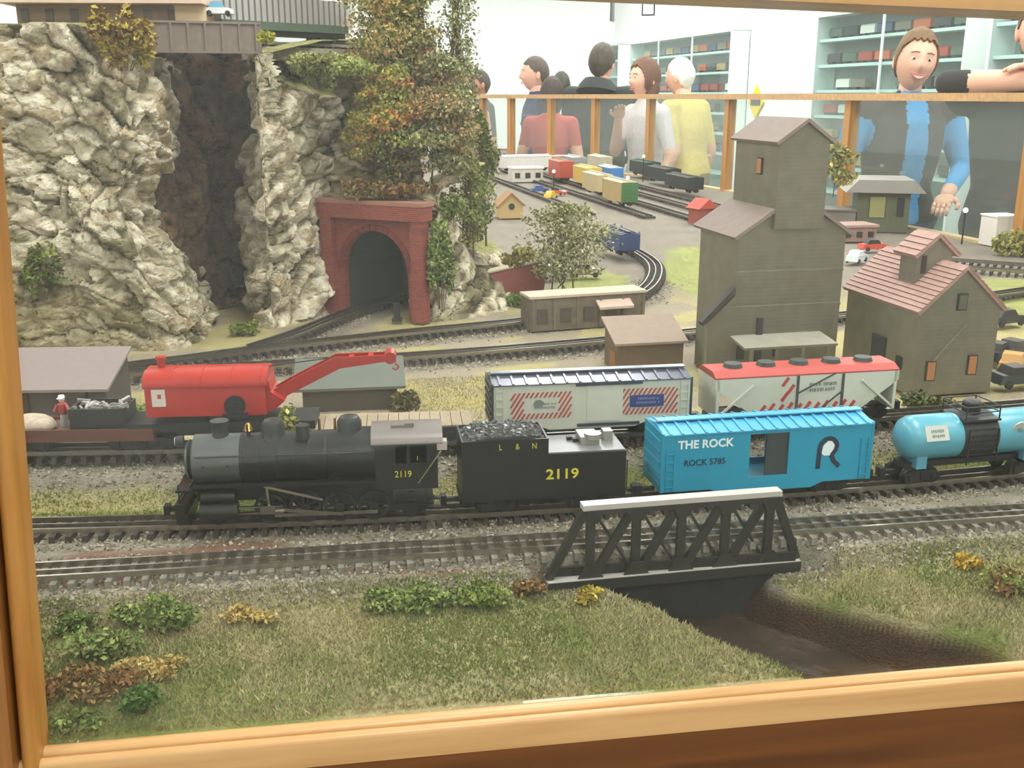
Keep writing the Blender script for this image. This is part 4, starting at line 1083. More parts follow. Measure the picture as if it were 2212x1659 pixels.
ROCK = mat('rock_face', (170, 160, 135), 0.92, var=0.34, scale=26, attr='Col', bump=0.8, bscale=130, spec=0.15)
def cliff(name, label, path, nz=150, step=0.0045, pal=None, amp=0.018, ang=-0.35, seed=1, cap=0.45, cap_rise=0.0, lean=0.05, edge=None, fine=0.0058, blend=None, cat='cliff', z_floor=None, cell=0.055):
    """path rows: (x, y, z_base, z_top); surface displaced along its normal, then a cap running back"""
    P_ = np.array(path, dtype=float); seg = np.hypot(np.diff(P_[:, 0]), np.diff(P_[:, 1])); cs = np.concatenate([[0], np.cumsum(seg)])
    ns = max(int(cs[-1] / step), 8); s = np.linspace(0, cs[-1], ns)
    # smoothed path
    def sm(col):
        v = np.interp(s, cs, P_[:, col]); w = max(int(0.03 / (cs[-1] / ns)), 1)
        k = np.ones(2 * w + 1) / (2 * w + 1); return np.convolve(np.pad(v, w, mode='edge'), k, 'valid')
    X, Y, ZB, ZT = sm(0), sm(1), sm(2), sm(3)
    tx, ty = np.gradient(X), np.gradient(Y); L = np.hypot(tx, ty); nx_, ny_ = ty / L, -tx / L
    t = np.linspace(0, 1, nz)
    S, T = np.meshgrid(s, t)
    Z = ZB[None] + (ZT - ZB)[None] * T
    d1, tone1 = rock_disp(S, Z, ang, cell, 1.8, amp, seed)
    d2, tone2 = rock_disp(S, Z, ang + 0.25, cell * 0.40, 2.2, fine, seed + 50, 0.25)
    big = (fbm(S * 5, Z * 5, 3, seed + 9) - 0.5) * amp * 3.0
    D = d1 + d2 + big - lean * T ** 1.5
    D = D * np.clip(T * 12 + 0.4, 0, 1)
    VX = X[None] + nx_[None] * D; VY = Y[None] + ny_[None] * D
    if edge is not None: VX = VX + edge(Z) * np.clip((X[None] - edge.x0) / (edge.x1 - edge.x0), 0, 1)
    VZ = Z + 0.3 * d2
    # cap
    nc = 26; q = np.linspace(0, 1, nc)[1:]
    CX = np.repeat(VX[-1:], nc - 1, 0) - nx_[None] * (q[:, None] * cap * 0.4); CY = VY[-1:] + q[:, None] * cap
    CZ = VZ[-1:] + 0.018 * np.sin(q[:, None] * 1.6) + cap_rise * np.minimum(q[:, None] * 2.2, 1) + 0.02 * (fbm(CX * 12, CY * 12, 3, seed + 3) - 0.5) * q[:, None]
    VX = np.concatenate([VX, CX]); VY = np.concatenate([VY, CY]); VZ = np.concatenate([VZ, CZ])
    pal = pal or [(84, 78, 58), (128, 118, 92), (182, 172, 146), (222, 212, 190), (150, 132, 100), (206, 196, 172), (110, 104, 76)]
    pc = np.array([rgb(*p) for p in pal])
    # colour: mineral patches, partly following each block's relief offset
    m = 0.45 * fbm(S * 9, Z * 14, 4, seed + 20) + 0.35 * (tone1 + 1) / 2 + 0.2 * (tone2 + 1) / 2
    m = (m - 0.22) / 0.56 + 0.35 * (fbm(S * 34, Z * 48, 3, seed + 70) - 0.5)
    kf = np.clip(m, 0, 1) * (len(pal) - 1.001); k0 = kf.astype(int); f = (kf - k0)[..., None]
    cc = pc[k0] * (1 - f) + pc[np.minimum(k0 + 1, len(pal) - 1)] * f
    if blend is not None: cc = blend(cc, S, Z, VX[:nz], VY[:nz])
    soil = np.ones((nc - 1, ns, 3)) * rgb(140, 138, 88) * (0.75 + 0.5 * fbm(CX * 30, CY * 30, 3, 4))[..., None]
    cc = np.concatenate([cc, soil])
    ny2 = VX.shape[0]; idx = np.arange(ny2 * ns).reshape(ny2, ns)
    Fq = np.stack([idx[:-1, :-1], idx[:-1, 1:], idx[1:, 1:], idx[1:, :-1]], -1).reshape(-1, 4)
    o = link(name, mesh_np(name, np.stack([VX, VY, VZ], -1).reshape(-1, 3), Fq, ROCK, cc.reshape(-1, 3), False))
    return setp(o, label, cat)

def edge_l(z):
    return np.interp(z, [1.0, 1.02, 1.08, 1.13, 1.19, 1.277, 1.34, 1.40, 1.50, 1.57, 1.7], [0, 0, -0.019, -0.044, -0.074, -0.089, -0.054, -0.049, -0.059, -0.07, -0.09]) - 0.022
edge_l.x0, edge_l.x1 = -0.80, -0.58
def strata(cc, S, Z, X, Y):
    """lower left beds are browner and thinner"""
    w = (sstep(1.20, 1.08, Z) * sstep(-0.60, -0.72, X))[..., None]
    b = rgb(150, 138, 104) * (0.6 + 0.8 * fbm(S * 6 + Z * 10, Z * 70 - S * 18, 3, 91))[..., None]
    return cc * (1 - 0.75 * w) + b * 0.75 * w
cliff('rock_cliff', 'tall pale rock cliff on the left below the roofed building', [(-1.30, 1.70, 1.0, 1.572), (-1.02, 1.755, 1.0, 1.572), (-0.89, 1.80, 1.0, 1.575), (-0.72, 1.815, 1.0, 1.575), (-0.585, 1.835, 1.0, 1.565), (-0.56, 1.90, 1.0, 1.555), (-0.60, 2.05, 1.0, 1.53), (-0.66, 2.3, 1.0, 1.52)],
      nz=190, seed=3, ang=-0.42, edge=edge_l, blend=strata, lean=0.02, cap=0.5)
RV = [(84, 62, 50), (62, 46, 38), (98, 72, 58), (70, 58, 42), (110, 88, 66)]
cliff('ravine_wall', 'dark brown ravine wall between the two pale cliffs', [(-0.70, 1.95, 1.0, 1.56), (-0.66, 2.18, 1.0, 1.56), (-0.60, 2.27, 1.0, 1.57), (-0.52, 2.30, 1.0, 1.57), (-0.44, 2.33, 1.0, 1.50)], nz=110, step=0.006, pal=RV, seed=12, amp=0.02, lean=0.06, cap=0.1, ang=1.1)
cliff('rock_cliff', 'pale rock cliff between the dark ravine and the tunnel portal', [(-0.62, 2.45, 1.0, 1.54), (-0.56, 2.16, 1.0, 1.54), (-0.525, 2.03, 1.0, 1.54), (-0.485, 1.995, 1.0, 1.53), (-0.43, 2.06, 1.0, 1.50), (-0.395, 2.12, 1.0, 1.475), (-0.36, 2.19, 1.0, 1.455), (-0.33, 2.26, 1.0, 1.45)],
      nz=180, seed=31, ang=0.55, lean=0.035, amp=0.022, cap=0.45, cap_rise=0.02, cell=0.05)
HILL = [(140, 130, 92), (118, 112, 70), (160, 148, 118), (104, 92, 62), (186, 174, 148)]
cliff('rock_slope', 'scrubby rock slope above the brick tunnel portal', [(-0.56, 2.36, 1.2, 1.50), (-0.47, 2.26, 1.21, 1.50), (-0.38, 2.175, 1.235, 1.50), (-0.26, 2.125, 1.235, 1.50), (-0.18, 2.09, 1.235, 1.42), (-0.15, 2.12, 1.225, 1.36)], nz=90, seed=44, pal=HILL, lean=0.13, amp=0.012, cap=0.15)
cliff('rock_cliff', 'low pale rock outcrop to the right of the tunnel portal', [(-0.215, 2.14, 1.0, 1.30), (-0.185, 2.075, 1.0, 1.29), (-0.13, 2.085, 1.0, 1.245), (-0.07, 2.12, 1.0, 1.20), (-0.01, 2.19, 1.0, 1.13), (0.03, 2.32, 1.0, 1.10), (0.04, 2.6, 1.0, 1.08)], nz=100, seed=57, ang=0.5, lean=0.07, cap=0.14, amp=0.014)

# ------------------------------------------------------------------ brick tunnel portal
def brick_mat(name, c1, c2, mortar, sx=1.0):
    m = bpy.data.materials.new(name); m.use_nodes = True; nt = m.node_tree; b = nt.nodes['Principled BSDF']; L = nt.links.new
    tc = nt.nodes.new('ShaderNodeTexCoord'); mp = nt.nodes.new('ShaderNodeMapping'); mp.inputs['Rotation'].default_value = (-math.pi / 2, 0, 0)
    br_n = nt.nodes.new('ShaderNodeTexBrick'); br_n.inputs['Scale'].default_value = 60 * sx
    br_n.inputs['Color1'].default_value = C(c1); br_n.inputs['Color2'].default_value = C(c2); br_n.inputs['Mortar'].default_value = C(mortar)
    br_n.inputs['Mortar Size'].default_value = 0.018
    L(tc.outputs['Object'], mp.inputs['Vector']); L(mp.outputs['Vector'], br_n.inputs['Vector']); L(br_n.outputs['Color'], b.inputs['Base Color'])
    bp = nt.nodes.new('ShaderNodeBump'); bp.inputs['Strength'].default_value = 0.5; bp.inputs['Distance'].default_value = 0.002; bp.invert = True
    L(br_n.outputs['Fac'], bp.inputs['Height']); L(bp.outputs['Normal'], b.inputs['Normal']); b.inputs['Roughness'].default_value = 0.8
    return m
BRICK = brick_mat('portal_brick', (138, 58, 46), (112, 44, 36), (150, 104, 88))
pl_ = P(712, 668, 1.01); pr_ = P(912, 690, 1.01)
pyaw = math.atan2(pr_.y - pl_.y, pr_.x - pl_.x); PWD = (pr_ - pl_).length
po = thing('tunnel_portal', 'red brick tunnel portal with arched opening in the cliff', 'tunnel portal', (pl_.x, pl_.y, 1.005), pyaw)
PW = PWD + 0.012; PH = 0.245; ocx = PW * 0.50; ow = 0.080; spr = 0.098
outer = [(0.012, 0), (0.012, PH - 0.03), (PW - 0.012, PH - 0.03), (PW - 0.012, 0)]
arcp = [(ocx + ow * math.cos(a), spr + ow * 1.05 * math.sin(a)) for a in np.linspace(0, math.pi, 18)]
# wall with arched hole: build as strips
mb = MB(); depth = 0.016
inner = [(ocx + ow, 0)] + arcp + [(ocx - ow, 0)]
top = []
for (x, z) in inner:
    if z <= spr + 1e-6: top.append((PW - 0.012 if x > ocx else 0.012, z))
    else:
        f = (x - (ocx - ow)) / (2 * ow); top.append((0.012 + f * (PW - 0.024), PH - 0.03))
n = len(inner); vs = []
for yy in (0, depth):
    vs += [(x, yy, z) for x, z in inner] + [(x, yy, z) for x, z in top]
fs = []
for i in range(n - 1):
    fs.append((i, i + 1, n + i + 1, n + i)); b = 2 * n
    fs.append((b + n + i, b + n + i + 1, b + i + 1, b + i)); fs.append((b + i, b + i + 1, i + 1, i)); fs.append((n + i, n + i + 1, b + n + i + 1, b + n + i))
mb.add(vs, fs)
# corner fills at the top
for sx in (0.012, PW - 0.012):
    pass
mb.build('arch_wall', BRICK, po)
MB().box((PW / 2, depth / 2, PH - 0.040), (PW - 0.026, depth * 0.98, 0.024)).build('spandrel', BRICK, po)
for x in (0.012, PW - 0.012): MB().box((x, -0.004, (PH - 0.03) / 2), (0.028, 0.026, PH - 0.03)).build('pilaster', BRICK, po)
MB().box((PW / 2, 0.0, PH - 0.022), (PW + 0.010, 0.042, 0.030)).build('cornice', BRICK, po)
MB().box((PW / 2, 0.002, PH - 0.004), (PW + 0.016, 0.048, 0.008)).build('coping', mat('coping_stone', (150, 104, 88), 0.8, var=0.15, scale=60), po)
ring = MB()
ra = [(ocx + (ow + 0.013) * math.cos(a), spr + (ow * 1.05 + 0.013) * math.sin(a)) for a in np.linspace(0, math.pi, 18)]
for i in range(17):
    vs = [(arcp[i][0], -0.004, arcp[i][1]), (arcp[i + 1][0], -0.004, arcp[i + 1][1]), (ra[i + 1][0], -0.004, ra[i + 1][1]), (ra[i][0], -0.004, ra[i][1])]
    vs = vs + [(x, 0.004, z) for x, _, z in vs]
    c = Vector((sum(v[0] for v in vs) / 8, 0, sum(v[2] for v in vs) / 8))
    vs = [(c.x + (x - c.x) * 0.93, y, c.z + (z - c.z) * 0.97) for x, y, z in vs]
    MB().add(vs, [(0, 1, 2, 3), (7, 6, 5, 4), (0, 4, 5, 1), (1, 5, 6, 2), (2, 6, 7, 3), (3, 7, 4, 0)]).build('voussoir', mat('voussoir_brick', (112, 46, 38), 0.8, var=0.2, scale=120), po)
# tunnel lining
mb = MB(); TD = 0.20; lin_pts = [(ocx + ow + .004, -0.01)] + [(ocx + (ow + .004) * math.cos(a), spr + (ow * 1.05 + .004) * math.sin(a)) for a in np.linspace(0, math.pi, 14)] + [(ocx - ow - .004, -0.01)]
vs = [(x, depth - 0.002, z) for x, z in lin_pts] + [(x + 0.02, TD, z) for x, z in lin_pts]; n = len(lin_pts)
fs = [(i, i + 1, n + i + 1, n + i) for i in range(n - 1)] + [tuple(range(n, 2 * n))]
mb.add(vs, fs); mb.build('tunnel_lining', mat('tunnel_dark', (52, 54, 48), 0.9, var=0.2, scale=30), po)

# short red brick retaining wall beside the tree
rw0, rw1 = P(1050, 660, 1.005), P(1185, 640, 1.005)
rw = thing('retaining_wall', 'short red brick retaining wall below the sparse tree', 'wall', rw0, math.atan2(rw1.y - rw0.y, rw1.x - rw0.x))
RL = (rw1 - rw0).length
MB().prism([(0, 0), (RL * 0.9, 0), (RL, 0.086), (0.010, 0.072)], 'y', 0, 0.02).build('wall', brick_mat('wall_brick', (140, 66, 56), (122, 56, 48), (120, 84, 74), 1.2), rw)
MB().prism([(0.006, 0.072), (RL, 0.086), (RL + .002, 0.090), (0.004, 0.076)], 'y', -0.003, 0.023).build('coping', mat('coping_pale', (172, 160, 138), 0.8), rw)

# ================================================================== BUILDINGS
GREY = mat('elevator_siding', (140, 136, 120), 0.75, var=0.12, scale=20, bump=0.5, wave=(50, 'Z', 0.1, 1))
GREY2 = mat('annex_siding', (148, 144, 130), 0.75, var=0.12, scale=20, bump=0.5, wave=(50, 'Z', 0.1, 1))
ROOFB = mat('roof_brown', (124, 108, 100), 0.75, var=0.1, scale=30)
ROOFP = mat('roof_pinkbrown', (168, 134, 124), 0.75, var=0.12, scale=40)
DARKW = mat('window_dark', (48, 46, 44), 0.3)
ORNG = mat('window_orange', (176, 118, 70), 0.6)
TRIMD = mat('trim_dark', (52, 44, 38), 0.6)
def gable_block(t, x0, x1, y0, y1, z0, ze, zr, wm, rm, ov=0.008, th=0.005, axis='y', wname='walls', rname='roof', courses=0):
    """walls with gables; ridge along local y (gable faces the viewer)"""
    xm = (x0 + x1) / 2
    MB().prism([(x0, z0), (x1, z0), (x1, ze), (xm, zr), (x0, ze)], 'y', y0, y1).build(wname, wm, t)
    for s in (-1, 1):
        xe = x0 if s < 0 else x1; dx, dz = xe - xm, ze - zr; L = math.hypot(dx, dz); ux, uz = dx / L, dz / L
        nx_, nz_ = -uz * (1 if s > 0 else -1), abs(ux)
        nx_ = (zr - ze) / L * s
        A = (xm, zr + 0.001); B = (xe + ux * ov, ze + uz * ov)
        r = MB().prism([A, B, (B[0] + nx_ * th, B[1] + nz_ * th), (A[0], A[1] + th / max(nz_, .3))], 'y', y0 - ov, y1 + ov).build(rname, rm, t)
        if courses:
            for k in range(courses):
                f0, f1 = k / courses, (k + 0.94) / courses
                a = (A[0] + (B[0] - A[0]) * f0, A[1] + (B[1] - A[1]) * f0); b = (A[0] + (B[0] - A[0]) * f1, A[1] + (B[1] - A[1]) * f1)
                o1, o2 = th, th + 0.0022
                MB().prism([(a[0] + nx_ * o1, a[1] + nz_ * o1), (b[0] + nx_ * o1, b[1] + nz_ * o1), (b[0] + nx_ * o2, b[1] + nz_ * o2), (a[0] + nx_ * (o1 + .0006), a[1] + nz_ * (o1 + .0006))], 'y', y0 - ov - .001, y1 + ov + .001).build('shingle_course', rm, r)
def win_part(t, x, y, z, w, h, m, frame=TRIMD, face='front', name='window'):
    if face == 'front':
        o = MB().box((x, y, z), (w + 0.004, 0.003, h + 0.004)).build(name, frame, t)
        MB().box((x, y - 0.0016, z), (w, 0.0012, h)).build('pane', m, o)
    else:
        o = MB().box((x, y, z), (0.003, w + 0.004, h + 0.004)).build(name, frame, t)
        MB().box((x - 0.0016, y, z), (0.0012, w, h)).build('pane', m, o)
    return o

EYAW = math.radians(12.2)
ev = thing('grain_elevator', 'tall grey green grain elevator with stepped roof beside hopper car', 'grain elevator', (0.350, 1.575, 1.005), EYAW)
EW, ED = 0.182, 0.15; zE, zR = 0.243, 0.302
hx0, hx1 = EW / 2 - 0.038, EW / 2 + 0.044
gable_block(ev, 0, EW, 0, ED, 0, zE, zR, GREY, ROOFB, ov=0.010)
gable_block(ev, hx0, hx1, -0.0115, ED - 0.004, zE + 0.01, 0.384, 0.412, GREY, ROOFB, ov=0.007, wname='head_house', rname='head_roof')
# lean-to roof at the left side
MB().prism([(-0.002, 0.165), (-0.056, 0.110), (-0.053, 0.104), (-0.002, 0.155)], 'y', -0.006, 0.010).build('lean_to_roof', TRIMD, ev)
MB().prism([(0, 0), (0, 0.15), (-0.044, 0.108), (-0.044, 0)], 'y', -0.002, 0.008).build('lean_to_wall', GREY, ev)
win_part(ev, hx0 - 0.0012, 0.05, 0.345, 0.014, 0.022, ORNG, face='side')
MB().box((0.044, -0.002, 0.072), (0.010, 0.004, 0.08)).build('spout', TRIMD, ev)
MB().box((0.014, -0.002, 0.058), (0.012, 0.004, 0.024)).build('vent', TRIMD, ev)
MB().box((0.075, -0.002, 0.058), (0.010, 0.004, 0.02)).build('vent', TRIMD, ev)
for k in range(2): MB().box((EW / 2, -0.001, 0.185 - k * 0.055), (EW, 0.002, 0.004)).build('belt_course', GREY, ev)
cn = MB().box((EW * 0.40, -0.028, 0.080), (EW * 0.86, 0.06, 0.004), rot=(0.12, 0, 0)); cn.build('loading_canopy', GREY2, ev)
for k in range(4): MB().box((EW * 0.05 + k * 0.043, -0.052, 0.038), (0.005, 0.005, 0.078)).build('canopy_post', GREY2, ev)

c0 = P(1969, 850, 1.01)
an = thing('annex_barn', 'grey barn with pinkish shingled roof and cupola beside the elevator', 'barn', (c0.x, c0.y, 1.005), EYAW)
AW, AD = 0.138, 0.21; ze, zr = 0.134, 0.196
gable_block(an, 0, AW, 0, AD, 0, ze, zr, GREY2, ROOFP, ov=0.006, courses=11)
cu_ = 0.044
gable_block(an, AW / 2 - cu_, AW / 2 - cu_ + 0.062, 0.060, 0.105, 0.15, 0.212, 0.238, GREY2, ROOFP, ov=0.008, courses=4, wname='cupola', rname='cupola_roof')
MB().box((AW / 2 - cu_ + .012, 0.0592, 0.196), (0.008, 0.002, 0.028)).build('cupola_louvre', TRIMD, an)
win_part(an, AW * 0.5, -0.0012, 0.147, 0.013, 0.022, mat('window_olive', (92, 90, 72), .5))
win_part(an, AW * 0.20, -0.0012, 0.040, 0.013, 0.028, ORNG); win_part(an, AW * 0.72, -0.0012, 0.046, 0.013, 0.028, ORNG)
MB().bar((AW * 0.20, -0.001, 0.05), (AW * 0.6, -0.001, 0.11), 0.004, 0.003, (0, 1, 0)).build('brace', GREY2, an)
win_part(an, -0.0012, 0.10, 0.055, 0.036, 0.036, DARKW, face='side', name='side_door'); win_part(an, -0.0012, 0.04, 0.045, 0.012, 0.016, DARKW, face='side')

# small brown shed left of the elevator
s0 = P(1332, 800, 1.01)
sh = thing('small_shed', 'small brown roofed shed standing just left of the elevator', 'shed', (s0.x, s0.y, 1.005), EYAW)
def lean_shed(t, w, d, zf, zb, wm, rm, ov=0.006, th=0.004):
    MB().prism([(0, 0), (d, 0), (d, zb), (0, zf)], 'x', 0, w).build('walls', wm, t)
    s = (zb - zf) / d
    MB().prism([(-ov, zf - ov * s), (d + ov, zb + ov * s), (d + ov, zb + ov * s + th), (-ov, zf - ov * s + th)], 'x', -ov, w + ov).build('roof', rm, t)
lean_shed(sh, 0.118, 0.07, 0.050, 0.076, mat('shed_brown', (112, 92, 68), .8, var=.15, scale=40), mat('shed_roof', (150, 130, 116), .8, var=.08, scale=40))
MB().box((-0.001, 0.02, 0.018), (0.002, 0.03, 0.034)).build('side_door', mat('shed_orange', (150, 104, 46), .7), sh)
# shed at the left frame edge and shed under the boom
s1 = Q(20, 846, 1.395)
lf = thing('left_shed', 'long low shed with wide mauve grey roof behind the work car', 'shed', (Q(224, 842, 1.39).x - 0.178, 1.385, 1.005), math.radians(3))
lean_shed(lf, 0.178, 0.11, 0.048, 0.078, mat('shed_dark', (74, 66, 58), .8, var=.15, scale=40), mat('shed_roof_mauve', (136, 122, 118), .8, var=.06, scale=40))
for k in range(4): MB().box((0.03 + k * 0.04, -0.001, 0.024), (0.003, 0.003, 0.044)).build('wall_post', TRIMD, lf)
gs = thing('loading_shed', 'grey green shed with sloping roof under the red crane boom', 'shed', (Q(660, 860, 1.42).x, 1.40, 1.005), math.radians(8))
lean_shed(gs, 0.135, 0.05, 0.050, 0.068, mat('shed_wall_drab', (88, 82, 68), .8, var=.15, scale=40), mat('shed_roof_green', (92, 96, 86), .7, var=.08, scale=30), ov=0.012)  # walls in a plain dark drab of their own
MB().box((0.07, -0.02, 0.006), (0.18, 0.05, 0.012)).build('platform', mat('platform_tan', (168, 152, 128), .9, var=.15, scale=50), gs)

# low flat-roofed building
l0, l1 = P(1146, 712, 1.01), P(1392, 694, 1.01)
lb = thing('depot_building', 'low dark flat roofed building with pink awning behind the boxcar', 'building', (l0.x, l0.y, 1.005), math.atan2(l1.y - l0.y, l1.x - l0.x))
LL = (l1 - l0).length
LBW = mat('depot_wall', (104, 92, 74), .85, var=.3, scale=30)
MB().box((LL / 2, 0.03, 0.033), (LL, 0.06, 0.066)).build('walls', LBW, lb)
MB().box((LL / 2, 0.03, 0.068), (LL + 0.004, 0.064, 0.005)).build('flat_roof', mat('depot_roof', (186, 168, 148), .8, var=.1, scale=40), lb)
MB().prism([(-0.022, 0.040), (0.0, 0.052), (0.0, 0.056), (-0.022, 0.045)], 'x', LL * 0.56, LL * 0.86).build('awning', mat('awning_pink', (190, 164, 148), .8), lb)
for x in (0.10, 0.3, 0.5, 0.7): MB().box((LL * x, -0.0012, 0.03), (0.022, 0.003, 0.028)).build('window', mat('depot_window', (76, 66, 58), .4), lb)
for x in (0.02, 0.2, 0.4, 0.6, 0.8, 0.98): MB().box((LL * x, -0.001, 0.033), (0.004, 0.004, 0.064)).build('pilaster', LBW, lb)

# green-walled station building near the railing, right
r0 = P(1905, 500, 1.01)
rb = thing('station_house', 'grey roofed green station house in front of the leaning woman', 'building', (r0.x, r0.y, 1.005), math.radians(-12))
GRN = mat('station_green', (96, 98, 76), .8, var=.15, scale=20)
MB().box((0.0, 0.1, 0.07), (0.17, 0.16, 0.14)).build('walls', GRN, rb)
MB().prism([(-0.13, 0.135), (0.13, 0.135), (0.09, 0.178), (-0.09, 0.178)], 'y', -0.01, 0.22).build('roof', mat('station_roof', (150, 146, 140), .7, var=.08, scale=20), rb)
win_part(rb, -0.02, 0.0195, 0.085, 0.05, 0.07, mat('window_yellow', (150, 146, 92), .5))
win_part(rb, 0.055, 0.0195, 0.085, 0.02, 0.06, DARKW)
MB().box((-0.17, 0.06, 0.035), (0.16, 0.12, 0.07)).build('wing', mat('wing_mauve', (128, 118, 112), .8), rb)
MB().box((-0.17, 0.06, 0.073), (0.17, 0.13, 0.006)).build('wing_roof', mat('wing_roof', (110, 100, 96), .8), rb)
w0 = P(2170, 528, 1.01)
o = thing('white_block', 'plain white block building at the right end by the railing', 'building', (w0.x, w0.y, 1.005), 0.2)
MB().box((0, 0.03, 0.045), (0.085, 0.08, 0.09)).build('walls', mat('block_white', (222, 214, 206), .7), o)
MB().box((0, 0.03, 0.0925), (0.09, 0.085, 0.005)).build('roof', mat('block_roof', (236, 230, 224), .7), o)

# ---- upper level: girder bridge, building and coach
GIR = mat('girder_grey', (122, 108, 98), .7, var=.12, scale=40)
ga, gb = Q(322, 96, 1.96), Q(566, 108, 2.02)
gd = thing('girder_bridge', 'grey plate girder bridge crossing the ravine top', 'bridge', (ga.x, ga.y, ga.z), math.atan2(gb.y - ga.y, gb.x - ga.x))
GL = (gb - ga).length
MB().box((GL / 2, 0, 0.014), (GL, 0.004, 0.052)).build('web_plate', GIR, gd)
MB().box((GL / 2, 0.06, 0.014), (GL, 0.004, 0.052)).build('web_plate', GIR, gd)
for z in (-0.012, 0.040): MB().box((GL / 2, 0, z), (GL, 0.012, 0.004)).build('flange', GIR, gd)
MB().box((GL / 2, 0.03, 0.030), (GL, 0.056, 0.006)).build('bridge_deck', TIE2, gd)
sm_ = MB().box((0, -0.004, 0.014), (0.004, 0.006, 0.048)).mesh('stiffener', GIR)
for k in range(7): link('stiffener', sm_, gd, (GL * (k + 0.3) / 6.6, 0, 0))
ub0 = Q(20, 44, 2.02)
ub = thing('upper_building', 'long low building with pale pink fascia above the left cliff', 'building', (ub0.x, ub0.y, ub0.z - 0.002), math.radians(4))
UL = 0.375
MB().box((UL / 2, 0.05, 0.014), (UL - 0.03, 0.10, 0.036)).build('walls', mat('upper_wall', (128, 106, 84), .8, var=.15, scale=30), ub)
MB().box((UL / 2 - 0.01, 0.04, 0.038), (UL, 0.15, 0.014)).build('fascia_roof', mat('upper_fascia', (206, 178, 160), .8, var=.06, scale=20), ub)
for k in range(7): MB().box((0.03 + k * 0.045, -0.001, 0.012), (0.014, 0.003, 0.022)).build('window', mat('upper_window', (74, 62, 52), .4), ub)
pb0 = Q(412, 46, 2.04)
o = thing('crate', 'pale cardboard coloured crate at the girder bridge end', 'crate', (pb0.x, pb0.y, pb0.z), 0.1)
MB().box((0, 0.02, 0.014), (0.056, 0.04, 0.028)).build('body', mat('crate_pale', (214, 188, 152), .8), o); MB().box((0, 0.02, 0.029), (0.06, 0.044, 0.003)).build('lid', mat('crate_lid', (196, 166, 132), .8), o)
cv0 = Q(472, 34, 2.06)
o = thing('toy_car', 'tiny blue and white car above the girder bridge', 'toy car', (cv0.x, cv0.y, cv0.z), 0.2)
CB = mat('car_blue', (110, 170, 200), .3); CW = mat('car_white', (228, 230, 232), .3)
MB().prism([(-0.028, 0.004), (0.028, 0.004), (0.028, 0.012), (0.018, 0.015), (-0.026, 0.015)], 'y', 0, 0.026).build('body', CW, o)
MB().prism([(-0.018, 0.015), (0.012, 0.015), (0.006, 0.026), (-0.012, 0.026)], 'y', 0.002, 0.024).build('cabin', CB, o)
for x in (-0.017, 0.017): MB().cyl((x, -0.001, 0.005), (x, 0.027, 0.005), 0.005, n=12).build('wheels', BLACK, o)
ca_, cb_ = Q(478, 36, 2.12), Q(752, 80, 2.34)
co = thing('passenger_coach', 'silver ribbed coach with green skirt on the upper track', 'railcar', (ca_.x, ca_.y, min(ca_.z, cb_.z) - 0.004), math.atan2(cb_.y - ca_.y, cb_.x - ca_.x))
CL = (cb_ - ca_).length
SILV = mat('coach_silver', (190, 186, 184), 0.3, 0.4)
pf = [(0, 0.022), (0.062, 0.022), (0.062, 0.075), (0.052, 0.09), (0.031, 0.096), (0.010, 0.09), (0, 0.075)]
MB().prism(pf, 'x', 0, CL).build('body', SILV, co)
MB().prism([(-0.001, 0.010), (0.063, 0.010), (0.063, 0.026), (-0.001, 0.026)], 'x', 0, CL).build('skirt', mat('coach_green', (78, 96, 78), .5), co)
MB().cyl((CL - .002, 0.031, 0.022), (CL - .002, 0.031, 0.085), 0.031, n=20).build('round_end', SILV, co, smooth=40)
rm_ = MB().box((0, -0.001, 0.05), (0.0025, 0.003, 0.05)).mesh('side_rib', mat('coach_rib', (120, 116, 116), .4, .3))
for k in range(22): link('side_rib', rm_, co, (CL * (k + 0.5) / 22, 0, 0))
MB().box((CL / 2, 0.031, 0.005), (CL, 0.04, 0.010)).build('underframe', BLACK, co)
for x in (0.05, CL - 0.05): tr_ = truck(co, x); tr_.location = (x, 0.031, -0.012)
track('upper level track under the silver coach', [(ca_.x - 0.10, ca_.y + 0.045), (ca_.x, ca_.y + 0.04), (cb_.x, cb_.y + 0.03), (cb_.x + 0.1, cb_.y + 0.12)], co.location.z - 0.012, step=0.02)
MB_r = MB()
for (ax, ay), (bx_, by_) in (((ca_.x - 0.02, ca_.y + 0.03), (cb_.x + 0.08, cb_.y + 0.10)),):
    MB_r.bar((ax + 0.06, ay + 0.05, co.location.z - 0.035), (bx_, by_, co.location.z - 0.035), 0.10, 0.024)
setp(MB_r.build('roadbed', mat('roadbed', (170, 160, 140), .95, var=.25, scale=60)), 'pale gravel roadbed under the silver coach', 'roadbed')
